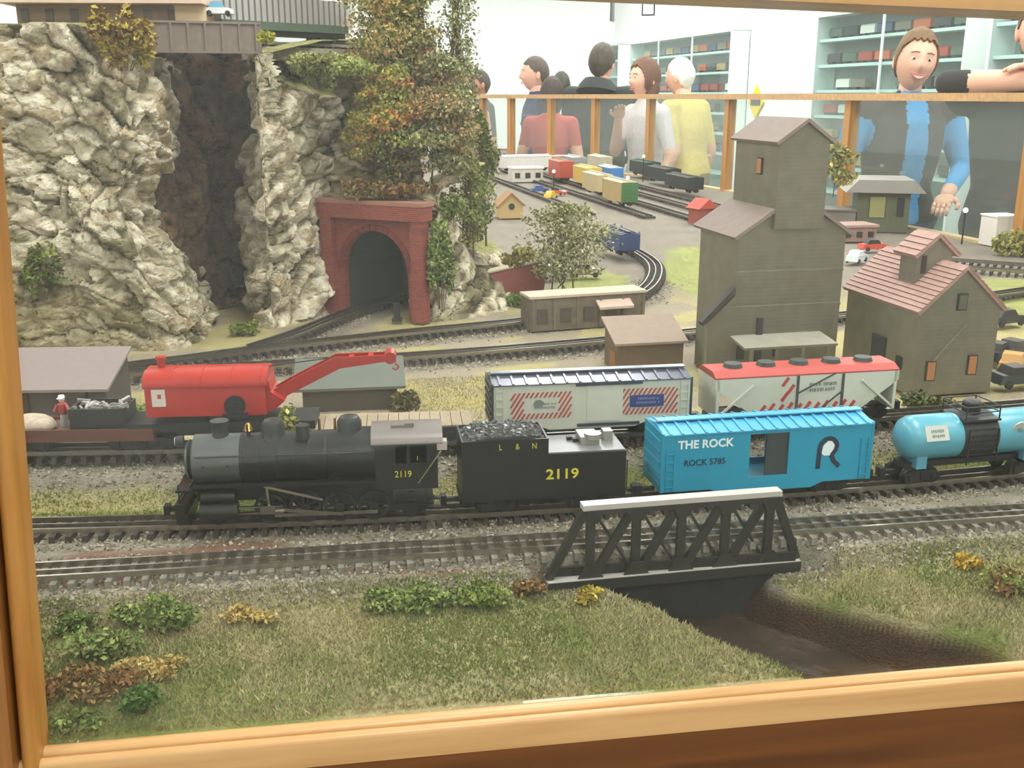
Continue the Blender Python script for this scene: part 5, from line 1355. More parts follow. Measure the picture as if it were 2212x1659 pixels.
# ================================================================== TREES AND SHRUBS
LEAF = mat('leaf', (120, 120, 60), 0.85, attr='Col', spec=0.15)
BARK = mat('bark', (92, 74, 54), 0.9, var=.25, scale=80)
def leaves(centers, radii, n, size, pal, seed):
    r = np.random.default_rng(seed); centers = np.array(centers, dtype=float); radii = np.array(radii, dtype=float)
    if radii.ndim == 1: radii = np.repeat(radii[:, None], 3, 1)
    k = r.integers(0, len(centers), n)
    d = r.normal(0, 1, (n, 3)); d /= np.linalg.norm(d, axis=1, keepdims=True); d *= r.uniform(0.15, 1, (n, 1)) ** 0.5
    p = centers[k] + d * radii[k]
    a = r.normal(0, 1, (n, 3)); a /= np.linalg.norm(a, axis=1, keepdims=True)
    b = np.cross(a, r.normal(0, 1, (n, 3))); b /= np.linalg.norm(b, axis=1, keepdims=True)
    s = size * r.uniform(0.6, 1.4, (n, 1))
    V = np.stack([p - a * s, p + b * s * 0.55, p + a * s, p - b * s * 0.55], 1).reshape(-1, 3)
    Fc = np.arange(n * 4).reshape(-1, 4)
    pc = np.array([rgb(*c) for c in pal]); ck = (k * 7 + r.integers(0, 2, n)) % len(pal)
    cc = pc[ck] * r.uniform(0.7, 1.25, (n, 1))
    return V, Fc, np.repeat(cc, 4, 0)
def tree(name, label, base, h, w, pal, seed, n=2600, leaf=0.006, trunks=1, cat='tree', group=None, clumps=16, bare=0.25, lean=(0, 0), depth=None):
    r = random.Random(seed); t = thing(name, label, cat, base, 0, group)
    depth = depth or w
    cs, rs = [], []
    mb = MB()
    for k in range(clumps):
        f = bare + (1 - bare) * (k + 0.5) / clumps; env = math.sin(math.pi * min(1, (f - bare) / (1 - bare) * 0.85 + 0.12)) ** 0.7
        a = r.uniform(0, 6.28); q = r.uniform(0.2, 0.75) * env
        c = Vector((math.cos(a) * q * w / 2 + lean[0] * f, math.sin(a) * q * depth / 2 + lean[1] * f, h * f))
        cs.append(c); rs.append(((0.16 + 0.2 * env) * w * r.uniform(0.7, 1.2),) * 2 + (h * 0.09 * r.uniform(0.8, 1.3),))
        tx = (r.random() - 0.5) * w * 0.2 if trunks > 1 else 0
        mb.cyl((lean[0] * f * 0.5 + tx * 0.5, lean[1] * f * 0.5, h * max(0.05, f - 0.25)), c, max(0.0012, h * 0.006), 0.0006, 5)
    for k in range(trunks):
        ox = (k - (trunks - 1) / 2) * w * 0.25 / max(1, trunks - 1) if trunks > 1 else 0
        mb.tube([(ox, 0, -0.01), (ox * 0.7 + lean[0] * .4, lean[1] * .4, h * 0.45), (lean[0] * .85, lean[1] * .85, h * 0.85)], max(0.0014, h * 0.008), 7)
    mb.build('trunk', BARK, t)
    V, Fc, cc = leaves(cs, rs, n, leaf, pal, seed)
    o = link('foliage', mesh_np('foliage', V, Fc, LEAF, cc), t); o['kind'] = 'stuff'
    return t
def shrub(label, base, w, d, h, pal, seed, n=900, leaf=0.004, group=None):
    r = random.Random(seed); t = thing('shrub', label, 'shrub', base, 0, group)
    cs = []; rs = []; mb = MB()
    for k in range(9):
        x, y = r.uniform(-.38, .38) * w, r.uniform(-.38, .38) * d; z = h * r.uniform(0.25, 0.7)
        cs.append((x, y, z)); rs.append((w * 0.22, d * 0.22, h * 0.32)); mb.cyl((x * 0.3, y * 0.3, -0.003), (x, y, z), 0.0009, 0.0005, 5)
    mb.build('stem', BARK, t)
    V, Fc, cc = leaves(cs, rs, n, leaf, pal, seed)
    o = link('foliage', mesh_np('foliage', V, Fc, LEAF, cc), t); o['kind'] = 'stuff'
    return t
def rock_hit(o, d, dist):
    """first rock or ground surface along a ray"""
    dg_ = bpy.context.evaluated_depsgraph_get(); o = Vector(o); d = Vector(d).normalized(); left = dist
    for _ in range(12):
        hit, q, nn, ix, ob, mm = scene.ray_cast(dg_, o, d, distance=left)
        if not hit: return None
        if ob.name.startswith(('rock', 'ravine', 'ground')): return q
        left -= (q - o).length + 1e-3; o = q + d * 1e-3
    return None
def cling(px, py, y):
    """root of a plant on the rock face seen at this spot"""
    d = ray(px, py); q = rock_hit(EYE + d * (1.6 / d.y), d, 1.0)
    return q + Vector((0, -0.02, 0)) if q is not None and abs(q.y - y) < 0.3 else Q(px, py, y)
def stand(px, py, y, h):
    """foot of a tree standing on the rock under this spot, and its height up to the same top"""
    p = Q(px, py, y); q = rock_hit((p.x, p.y, p.z + 0.02), (0, 0, -1), 0.6)
    if q is not None and q.z < p.z + 0.02 and p.z - q.z < 0.18: return q, h + (p.z - q.z)
    return cling(px, py, y), h
GRN1 = [(110, 128, 66), (132, 144, 80), (92, 110, 58), (146, 148, 94)]
GREYG = [(150, 148, 104), (128, 130, 86), (168, 164, 122), (108, 112, 72)]
YELG = [(176, 158, 62), (150, 140, 58), (130, 104, 50), (190, 172, 84)]
AUT = [(176, 92, 48), (186, 132, 54), (150, 138, 60), (190, 110, 62), (120, 128, 56)]
BRWN = [(118, 88, 56), (142, 110, 66), (92, 72, 46), (160, 134, 84)]
YEL2 = [(178, 154, 92), (166, 142, 84), (190, 170, 112)]
gpt = lambda px, py, z=0.975: P(px, py, z)
def base_at(px, py, z=0.97):
    p = P(px, py, z); p = P(px, py, gz(p.x, p.y)); return Vector((p.x, p.y, gz(p.x, p.y)))
fsh = [('leafy green shrub in the foreground left, nearest the ballast', (330, 1340), .085, .05, .028, GRN1, 1200),
       ('small dark green shrub left of the leafy foreground shrub', (170, 1350), .045, .04, .022, [(82, 100, 50), (104, 120, 62), (120, 120, 80)], 600),
       ('green shrub below the leafy one in the left foreground', (225, 1425), .075, .05, .036, GRN1, 1000),
       ('brown dry shrub in the left foreground corner', (185, 1500), .085, .05, .026, BRWN, 1000),
       ('yellow dry tuft in the left foreground', (315, 1455), .065, .03, .016, YEL2, 700),
       ('small dark green sprig near the bottom of the window', (305, 1560), .04, .03, .022, [(64, 88, 40), (88, 112, 52)], 350),
       ('pale green tuft in the bottom left corner', (160, 1585), .05, .03, .016, GRN1, 350),
       ('yellow tuft at the ballast edge left of centre', (545, 1325), .055, .03, .012, YEL2, 500),
       ('low green hedge clump at ballast edge, left end of the row', (865, 1300), .07, .035, .020, GRN1, 900),
       ('low green hedge clump in the middle of the row by the ballast', (950, 1295), .07, .035, .022, GRN1, 900),
       ('low green hedge clump at ballast edge, right end of the row', (1035, 1288), .06, .035, .022, [(118, 134, 62), (136, 140, 78), (96, 112, 52)], 800),
       ('brown twig clump at the left foot of the truss bridge', (1130, 1285), .05, .03, .018, BRWN, 700),
       ('yellow brown tuft on the creek bank below the bridge', (1275, 1300), .035, .03, .014, YELG, 450),
       ('orange yellow tuft on the ballast at far right', (2100, 1195), .03, .02, .018, [(186, 156, 62), (170, 136, 52), (196, 172, 90)], 450),
       ('brown green bush at the right edge above the creek', (2185, 1290), .06, .04, .032, BRWN + GRN1[:2], 700)]
for i, (lb_, (px, py), w, d, h, pal, n) in enumerate(fsh):
    shrub(lb_, base_at(px, py), w, d, h, pal, 100 + i, n, 0.0028)
b0 = Q(620, 872, 1.17); b0.z = gz(b0.x, b0.y)
tree('sapling', 'thin yellow green sapling in front of the crane boom', (b0.x, b0.y, b0.z), 0.075, 0.035, [(150, 150, 70), (130, 136, 60), (170, 166, 96)], 5, n=260, leaf=0.0035, clumps=8, bare=0.3)
b0 = Q(2008, 872, 1.44); shrub('dark green bush in front of the annex barn', (b0.x, b0.y, gz(b0.x, b0.y)), 0.085, 0.05, 0.03, [(86, 92, 58), (108, 112, 74)], 141, 700, 0.004)
b0 = Q(885, 868, 1.42); shrub('dark brown bush at the right end of the loading shed', (b0.x, b0.y, gz(b0.x, b0.y)), 0.05, 0.05, 0.045, [(84, 76, 52), (104, 96, 62), (120, 112, 70)], 142, 700, 0.004)
b0 = Q(325, 868, 1.40); shrub('green grass bush behind the left end of the crane', (b0.x, b0.y, gz(b0.x, b0.y)), 0.10, 0.05, 0.025, GRN1 + [(170, 160, 110)], 143, 700, 0.004)
# on the cliffs
p = cling(280, 150, 1.80); shrub('yellow brown bush clinging to the top of the left cliff', p, 0.10, 0.07, 0.11, YELG + [(104, 72, 44)], 150, 2200, 0.005)
p = cling(100, 640, 1.765); shrub('round green bush at the foot of the left cliff', p, 0.085, 0.06, 0.10, [(112, 128, 50), (136, 146, 66), (84, 98, 44), (90, 84, 48)], 151, 2000, 0.005)
p = cling(570, 92, 1.97); shrub('small yellow tuft at the right end of the girder bridge', p, 0.035, 0.03, 0.022, [(176, 172, 70), (150, 150, 64)], 152, 300, 0.004)
p = cling(690, 168, 2.10); shrub('grassy mat hanging over the middle cliff top', p, 0.20, 0.10, 0.05, [(150, 156, 88), (132, 140, 76), (168, 166, 110)], 153, 3200, 0.005)
p = cling(690, 190, 1.99); shrub('dark green scrub patch under the grassy cliff top', p, 0.07, 0.04, 0.06, [(92, 94, 52), (110, 112, 62)], 154, 900, 0.005)
p = cling(955, 660, 2.03); shrub('green ivy climbing beside the right portal pilaster', p, 0.05, 0.04, 0.19, [(110, 128, 62), (134, 144, 82), (88, 104, 50)], 155, 2000, 0.005)
p = cling(970, 470, 2.05); shrub('green bush at the top right corner of the portal', p, 0.07, 0.05, 0.06, [(124, 136, 72), (104, 118, 58)], 156, 1000, 0.005)
p = cling(845, 425, 2.09); shrub('brown scrub lying on top of the tunnel portal', p, 0.20, 0.05, 0.04, BRWN + [(136, 132, 80)], 157, 1700, 0.005)
p = cling(540, 720, 1.97); shrub('small green plant at the foot of the ravine', p, 0.06, 0.04, 0.03, [(130, 140, 66), (104, 116, 54)], 158, 500, 0.004)
p = cling(1120, 660, 2.02); shrub('green bush at the left corner of the depot building', p, 0.055, 0.04, 0.045, [(104, 134, 66), (128, 150, 84)], 159, 700, 0.004)
p = cling(1120, 575, 2.08); shrub('olive bush on top of the brick retaining wall', p, 0.07, 0.04, 0.04, [(140, 130, 76), (120, 112, 62)], 160, 700, 0.005)
tr = [('tall orange and green autumn tree behind the silver coach', (830, 150), 2.20, .24, .15, [(166, 150, 92), (186, 148, 92), (134, 138, 78), (176, 160, 104), (120, 126, 72)], 5200),
      ('olive tree at the upper right of the coach end', (905, 190), 2.25, .28, .15, [(160, 154, 96), (136, 140, 80), (182, 160, 104), (116, 124, 70)], 5200),
      ('slender grey green tree leaning toward the white wall', (985, 200), 2.25, .26, .11, GREYG, 1700),
      ('red orange autumn tree above the tunnel portal', (815, 355), 2.10, .15, .13, [(186, 104, 72), (170, 140, 70), (142, 144, 72), (170, 156, 76), (128, 136, 68)], 3400),
      ('yellow topped bushy tree above the tunnel portal', (860, 330), 2.13, .16, .12, [(188, 166, 70), (156, 154, 76), (130, 138, 70), (150, 148, 84), (184, 120, 78)], 3400),
      ('dark leafless thicket directly above the portal', (875, 400), 2.085, .10, .12, [(74, 64, 44), (92, 80, 54), (110, 104, 62)], 2200),
      ('large grey green tree right of the autumn trees', (955, 400), 2.16, .25, .17, GREYG + [(176, 140, 96)], 6500),
      ('reddish brown tree among the grey green trees', (925, 300), 2.22, .17, .10, [(180, 112, 76), (166, 136, 88), (140, 138, 88)], 2200),
      ('olive green tree beside the far railing end', (1040, 470), 2.5, .24, .09, [(112, 122, 66), (92, 104, 54), (136, 138, 86)], 2400),
      ('small green tree on the rock outcrop slope', (1010, 430), 2.22, .10, .10, [(122, 130, 70), (150, 148, 90), (104, 112, 60)], 1500)]
for i, (lb_, (px, py), y, h, w, pal, n) in enumerate(tr):
    p, h = stand(px, py, y, h); tree('autumn_tree' if 'autumn' in lb_ else 'tree', lb_, p, h, w, pal, 200 + i, n=int(n * 1.7), leaf=0.0044, clumps=22, bare=0.12, trunks=2)
p = P(1215, 640, 1.01); tree('tree', 'wide sparse grey green tree behind the depot building', (p.x, p.y, 1.0), 0.215, 0.22, GREYG + [(176, 172, 130)], 230, n=4200, leaf=0.0045, clumps=26, bare=0.32, trunks=3)
p = Q(1800, 420, 3.3); tree('tree', 'thin pale tree at the right side of the elevator top', p, 0.16, 0.12, [(150, 144, 90), (176, 160, 96), (120, 124, 76)], 231, n=900, leaf=0.008, clumps=10)
p = Q(2190, 560, 3.0); shrub('dry yellow green weeds below the right railing post', (p.x, p.y, 1.0), 0.16, 0.1, 0.09, [(150, 146, 84), (170, 160, 100), (120, 124, 66)], 232, 900, 0.008)

# ================================================================== FAR YARD: more rolling stock and structures
far = []
def far_car(name, label, px, py, y_off, L, Wd, z1, bodyc, roofc, yaw=None, endc=None):
    p = P(px, py, 1.02)
    yw = math.atan2(UDIR.y, UDIR.x) if yaw is None else yaw
    bm_ = mat('fc_%d_%d_%d' % bodyc, bodyc, .55, var=.06, scale=20); rm2 = mat('fc_%d_%d_%d' % roofc, roofc, .5)
    em = mat('fc_%d_%d_%d' % endc, endc, .55) if endc else None
    t = boxcar(label, (p.x, p.y, 1.02), yw, L, Wd, 0.018, z1, bm_, rm2, em, ribs=6, name=name)
    return t
far_car('boxcar', 'tan far boxcar with dark green end in the yard', 1338, 440, 0, 0.25, 0.07, 0.095, (176, 148, 94), (200, 184, 142), endc=(62, 108, 56))
far_car('boxcar', 'beige far boxcar beyond the tan and green one', 1290, 418, 0, 0.25, 0.07, 0.09, (190, 170, 126), (206, 192, 158))
far_car('boxcar', 'yellow far boxcar left of the blue roofed car', 1268, 400, 0, 0.25, 0.075, 0.09, (206, 170, 72), (226, 200, 104))
far_car('boxcar', 'blue far railcar with pale top in the yard', 1318, 392, 0, 0.22, 0.07, 0.075, (72, 132, 190), (206, 218, 224))
far_car('boxcar', 'brick red far boxcar in the yard', 1212, 388, 0, 0.22, 0.08, 0.10, (178, 72, 50), (190, 120, 100))
far_car('boxcar', 'white far refrigerator car at the yard end', 1135, 368, 0, 0.30, 0.09, 0.085, (214, 208, 200), (236, 232, 226), yaw=0.35)
far_car('boxcar', 'grey far boxcar behind the red one', 1240, 372, 0, 0.25, 0.08, 0.09, (150, 150, 148), (190, 188, 182))
far_car('boxcar', 'pale cream far boxcar with light roof beside the railing', 1295, 366, 0, 0.25, 0.08, 0.08, (196, 186, 160), (222, 216, 196))
far_car('boxcar', 'black far freight car, left of three by the railing', 1392, 380, 0, 0.30, 0.075, 0.08, (44, 50, 46), (54, 92, 70))
far_car('boxcar', 'black far freight car in the middle of three by the railing', 1432, 394, 0, 0.30, 0.075, 0.075, (42, 44, 44), (66, 66, 64))
far_car('boxcar', 'black far freight car, right of three by the railing', 1476, 412, 0, 0.30, 0.075, 0.07, (40, 42, 42), (60, 60, 58))
far_car('gondola', 'navy blue gondola car on the curved track behind the tree', 1338, 545, 0, 0.17, 0.06, 0.06, (38, 58, 110), (30, 40, 70))
p = P(1515, 480, 1.01)
o = thing('red_hut', 'small red roofed hut left of the elevator roof', 'hut', (p.x, p.y, 1.007), 0.5)
MB().box((0, 0, 0.03), (0.075, 0.06, 0.06)).build('walls', mat('hut_wall', (150, 70, 58), .7), o)
MB().prism([(-0.045, 0.055), (0.045, 0.055), (0, 0.09)], 'y', -0.04, 0.04).build('roof', mat('hut_roof', (176, 64, 50), .6), o)
p = P(1105, 470, 1.01)
o = thing('tan_cottage', 'small tan cottage with a round window left of the sparse tree', 'cottage', (p.x, p.y, 1.007), 0.2)
gable_block(o, -0.045, 0.045, 0, 0.09, 0, 0.05, 0.09, mat('cottage_wall', (186, 158, 108), .8), mat('cottage_roof', (150, 112, 72), .8))
MB().cyl((0, -0.003, 0.045), (0, 0.001, 0.045), 0.012, n=14).build('round_window', DARKW, o)
def flat_house(label, px, py, w, d, h, wc, rc_, name='warehouse', yaw=0.2):
    p = P(px, py, 1.01); o = thing(name, label, 'building', (p.x, p.y, 1.007), yaw)
    MB().box((0, d / 2, h / 2), (w, d, h)).build('walls', mat('fh_%d%d%d' % wc, wc, .8, var=.1, scale=15), o)
    MB().box((0, d / 2, h + 0.004), (w + 0.01, d + 0.01, 0.008)).build('roof', mat('fh_%d%d%d' % rc_, rc_, .7), o)
    for k in range(3): MB().box((-w / 3 + k * w / 3, -0.001, h * 0.5), (w * 0.16, 0.004, h * 0.4)).build('window', DARKW, o)
    return o
flat_house('white flat roofed warehouse at the far left of the yard', 1140, 392, 0.17, 0.12, 0.07, (206, 198, 190), (232, 228, 222))
flat_house('orange fronted low store behind the white warehouse', 1195, 358, 0.2, 0.1, 0.06, (196, 140, 96), (220, 214, 206))
flat_house('red topped kiosk at the far end of the yard', 1090, 345, 0.12, 0.1, 0.07, (216, 210, 204), (190, 70, 66))
flat_house('yellow topped kiosk by the far railing', 1150, 340, 0.12, 0.1, 0.07, (90, 84, 70), (206, 172, 84))
flat_house('mauve low shop between elevator and station house', 1855, 520, 0.12, 0.09, 0.045, (150, 118, 104), (166, 136, 126))
for i, (px, py, c) in enumerate(((1165, 415, (60, 84, 140)), (1205, 420, (200, 96, 60)), (1190, 428, (214, 178, 70)), (1885, 540, (206, 74, 60)), (1850, 565, (206, 212, 214)),
                                 (2170, 700, (46, 48, 52)), (2190, 770, (58, 56, 54)), (2195, 830, (48, 56, 64)), (2185, 800, (190, 140, 60)), (2150, 775, (40, 42, 44)), (1195, 600, (206, 198, 186)), (1262, 596, (112, 96, 76)))):
    z = 1.01; p = P(px, py, z)
    lab = ['tiny dark blue toy car near the tan cottage', 'tiny orange toy car near the tan cottage', 'tiny yellow toy car near the tan cottage', 'tiny red toy car behind the barn roof', 'tiny white toy car behind the barn eave',
           'black toy car right of the barn, farthest', 'charcoal toy car at right edge beside the barn', 'dark blue toy car at right edge, nearest', 'yellow toy car at the right edge', 'black toy car nearest the barn wall', 'cream toy car parked behind the depot building', 'brown toy car parked under the sparse tree'][i]
    o = thing('toy_car', lab, 'toy car', (p.x, p.y, 1.008), [0.3, -0.6, 1.1, 0.2, 0.9, 0.4, 0.6, 0.2, 1.0, 0.8, 0.3, 0.1][i], 'toy cars on the layout')
    cm = mat('toycar_%d%d%d' % c, c, .3)
    MB().prism([(-0.042, 0.007), (0.042, 0.007), (0.043, 0.018), (0.026, 0.022), (-0.038, 0.022)], 'y', -0.017, 0.017).build('body', cm, o)
    MB().prism([(-0.028, 0.022), (0.018, 0.022), (0.008, 0.034), (-0.02, 0.034)], 'y', -0.015, 0.015).build('cabin', DARKW if i % 2 else cm, o)
    for x in (-0.026, 0.026):
        for y in (-0.0165, 0.0165): MB().cyl((x, y - .002, 0.007), (x, y + .002, 0.007), 0.007, n=12).build('wheel', BLACK, o)

# signal post in front of the portal and yard lamp posts
p = P(858, 690, 1.01)
o = thing('track_signal', 'small dark track switch stand before the tunnel portal', 'signal', (p.x, p.y, 1.007))
MB().box((0, 0, 0.003), (0.02, 0.02, 0.006)).build('base', BLACK, o); MB().box((0, 0, 0.022), (0.012, 0.010, 0.034)).build('housing', BLACK, o)
for i, (px, py, y, h) in enumerate(((1196, 400, 4.9, 0.10), (1390, 350, 5.6, 0.13), (1355, 420, 4.5, 0.10), (1580, 420, 3.2, 0.09), (2090, 420, 3.2, 0.10))):
    p = Q(px, py, y)
    o = thing('lamp_post', ['tiny lamp post at the far left of the yard', 'tiny lamp post by the far black freight cars', 'tiny lamp post behind the tan boxcar', 'tiny lamp post with glowing head left of the elevator', 'tiny lamp post before the man at right'][i], 'lamp post', (p.x, p.y, 1.007), 0, 'tiny lamp posts')
    MB().cyl((0, 0, 0), (0, 0, h), 0.0025, n=8).build('post', BLKM, o); MB().sphere((0, 0, h + 0.006), 0.008, 10, 8).build('lamp', mat('lamp_glow', (255, 250, 240), .3, emit=3.0), o, smooth=60)

# ================================================================== RAILING ROUND THE LAYOUT
fc = thing('glass_railing', 'oak railing with glass panels around the far side of the layout', 'railing', (0, 0, 0))
RT = 1.452
FG = glass_mat('railing_glass', (0.93, 0.96, 0.95), 0.07, (0.62, 0.66, 0.60), refl=0.08)  # grey diffuse share stands in for pale reflections in the panels
FP = FENCE
for i, (x, y) in enumerate(FP):
    a = Vector(FP[max(i - 1, 0)]); b = Vector(FP[min(i + 1, len(FP) - 1)]); yw = math.atan2(b.y - a.y, b.x - a.x)
    w = 0.042
    MB().box((0, 0, (RT + 0.96) / 2), (w, w, RT - 0.96)).build('post', OAKV, fc, (x, y, 0), (0, 0, yw))
for (ax, ay), (bx_, by_) in zip(FP[:-1], FP[1:]):
    MB().bar((ax, ay, RT), (bx_, by_, RT), 0.075, 0.026).build('top_rail', OAK, fc)
    MB().bar((ax, ay, (RT + 1.0) / 2), (bx_, by_, (RT + 1.0) / 2), 0.006, RT - 1.03).build('glass_panel', FG, fc)
    MB().bar((ax, ay, 1.0), (bx_, by_, 1.0), 0.04, 0.02).build('bottom_rail', mat('ledge_tan', (196, 172, 130), .7), fc)

# ================================================================== DISPLAY CABINETS ON THE RIGHT WALL
CABW = mat('cabinet_white', (222, 232, 228), 0.5)
CABT = mat('cabinet_back', (150, 160, 154), 0.7)
SHELF = mat('cabinet_shelf', (206, 228, 224), 0.35)
CGL = glass_mat('cabinet_glass', (0.94, 0.98, 0.97), 0.025, (0.8, 0.9, 0.88), refl=0.04)
item_cols = [(52, 52, 54), (196, 92, 48), (96, 98, 100), (168, 60, 44), (224, 222, 216), (60, 76, 110), (124, 114, 98), (178, 150, 90), (74, 92, 74), (30, 32, 36)]
item_names = ['black', 'orange', 'grey', 'dark red', 'white', 'navy', 'brown', 'mustard', 'green', 'jet black']
item_mesh = {}
def item_m(ci):
    if ci not in item_mesh:
        m = mat('item_%d' % ci, item_cols[ci], .4)
        b_ = MB().prism([(-0.026, 0.018), (0.026, 0.018), (0.026, 0.066), (0.016, 0.076), (-0.016, 0.076), (-0.026, 0.066)], 'x', -0.085, 0.085).mesh('body', m)
        w_ = MB()
        for x in (-0.055, 0.055):
            w_.box((x, 0, 0.012), (0.045, 0.036, 0.012))
            for k in (-1, 1): w_.cyl((x + k * 0.014, -0.02, 0.009), (x + k * 0.014, 0.02, 0.009), 0.009, n=8)
        item_mesh[ci] = (b_, w_.mesh('running_gear', BLACK))
    return item_mesh[ci]
WALLYAW = math.atan2(WDIR.y, WDIR.x)
def cabinet(label, s0, s1, z0, z1, which, dens):
    L = s1 - s0; dp = 0.18
    o = wall_pt(s0, 0, 0)
    t = thing('display_cabinet', label, 'cabinet', (o.x, o.y, 0), WALLYAW)
    # local x along the wall (away), local y = out of... WN is +90deg from WDIR
    MB().box((L / 2, 0.006, (z0 + z1) / 2), (L, 0.012, z1 - z0)).build('back_panel', CABT, t)
    for x in (0.012, L - 0.012): MB().box((x, dp / 2, (z0 + z1) / 2), (0.024, dp, z1 - z0)).build('side_panel', CABW, t)
    for z in (z0, z1): MB().box((L / 2, dp / 2, z), (L, dp, 0.03)).build('frame_rail', CABW, t)
    nsh = int((z1 - z0) / 0.165); dz = (z1 - z0) / nsh
    r = random.Random(sum(map(ord, which)))
    for k in range(1, nsh): MB().box((L / 2, dp / 2 - 0.01, z0 + k * dz), (L - 0.05, dp - 0.03, 0.02)).build('shelf', SHELF, t)
    MB().box((L / 2, dp - 0.004, (z0 + z1) / 2), (L - 0.05, 0.005, z1 - z0 - 0.03)).build('glass_door', CGL, t)
    for k in range(int(L / 0.9)): MB().box(((k + 1) * L / (int(L / 0.9) + 1), dp - 0.003, (z0 + z1) / 2), (0.018, 0.012, z1 - z0)).build('door_stile', CABW, t)
    for k in range(nsh):
        zz = z0 + k * dz + (0.011 if k else 0.016)
        if zz < 0.85: continue
        x = 0.14
        while x < L - 0.12:
            if r.random() < dens:
                ci = r.randrange(len(item_cols)); bm_, wm_ = item_m(ci)
                q = wall_pt(s0 + x, 0.085, zz)
                it = thing('toy_railcar', '%s toy railcar on the %s shelf of the %s' % (item_names[ci], ['top', 'second', 'third', 'fourth', 'fifth', 'sixth', 'seventh', 'eighth', 'ninth', 'tenth', 'eleventh', 'twelfth'][nsh - 1 - k], which), 'toy railcar', q, WALLYAW, 'toy railcars in the wall display cabinets')
                link('body', bm_, it); link('running_gear', wm_, it)
                x += 0.20
            else: x += r.uniform(0.08, 0.2)
    return t
sA, _ = wall_s(1392, 150); sB, _ = wall_s(1618, 150)
cabinet('white glass fronted cabinet on the wall behind the yellow shirted man', sB, sA, 0.6, wall_s(1500, 80)[1], 'cabinet behind the yellow shirted man', 0.8)
sC, _ = wall_s(1342, 150); sD, _ = wall_s(1368, 150)
cabinet('white glass fronted cabinet farthest along the wall by the black jacket', sD, far_s - 0.1, 0.6, wall_s(1350, 97)[1], 'farthest cabinet along the wall', 0.8)
sE, zE_ = wall_s(1803, 150); sF, _ = wall_s(2138, 150); 
cabinet('large white glass fronted cabinet behind the smiling woman', sF, sE, 0.6, wall_s(1805, 36)[1], 'large cabinet behind the smiling woman', 0.85)
sG, _ = wall_s(2185, 150)
cabinet('white glass fronted cabinet at the right edge behind the man', sG - 1.2, sG, 0.6, wall_s(1805, 36)[1], 'cabinet at the right edge', 0.8)
# yellow diamond sign on the wall, picture frame and hanging signs
ss, sz = wall_s(1636, 220)
q = wall_pt(ss, 0.012, sz)
o = thing('diamond_sign', 'yellow diamond sign with dark band on the white wall', 'sign', q, WALLYAW)
hsz = 0.14
MB().prism([(-hsz, 0), (0, -hsz), (hsz, 0), (0, hsz)], 'y', -0.004, 0.004).build('plate', mat('sign_yellow', (238, 206, 40), .5), o)
MB().box((0, 0.006, 0), (hsz * 1.25, 0.002, 0.06)).build('band', mat('sign_dark', (84, 88, 96), .5), o)
yb_ = wr_far.y
p = Q(992, 172, yb_ - 0.02)
o = thing('picture_frame', 'black picture frame on the far wall left of the bald man', 'picture frame', (p.x, p.y, p.z))
w, h = 0.28, 0.30
for c, d in (((0, 0, h / 2), (w, 0.03, 0.03)), ((0, 0, -h / 2), (w, 0.03, 0.03)), ((-w / 2, 0, 0), (0.03, 0.03, h + .03)), ((w / 2, 0, 0), (0.03, 0.03, h + .03))): MB().box(c, d).build('frame_bar', BLACK, o)
MB().box((0, 0.008, 0), (w - .02, 0.01, h - .02)).build('picture', mat('picture_grey', (170, 176, 168), .5, rgb2=(130, 120, 110), scale=8), o)
p = Q(1401, 12, 9.0)
o = thing('hanging_sign', 'white sign with black border hanging at the top of the room', 'sign', (p.x, p.y, p.z), -0.3)
MB().box((0, 0, 0), (0.11, 0.012, 0.16)).build('border', BLACK, o); MB().box((0, -0.007, 0.0), (0.086, 0.004, 0.135)).build('face', mat('sign_white', (240, 242, 240), .5), o)
MB().cyl((0, 0, 0.08), (0, 0, CEIL_Z - p.z), 0.003, n=6).build('wire', BLACK, o)
p = Q(1323, 20, 9.4)
o = thing('hanging_sign', 'narrow dark sign seen edge on hanging at the top', 'sign', (p.x, p.y, p.z), 1.3)
MB().box((0, 0, 0), (0.12, 0.02, 0.2)).build('board', mat('sign_grey', (66, 68, 66), .5), o)
MB().cyl((0, 0, 0.1), (0, 0, CEIL_Z - p.z), 0.003, n=6).build('wire', BLACK, o)
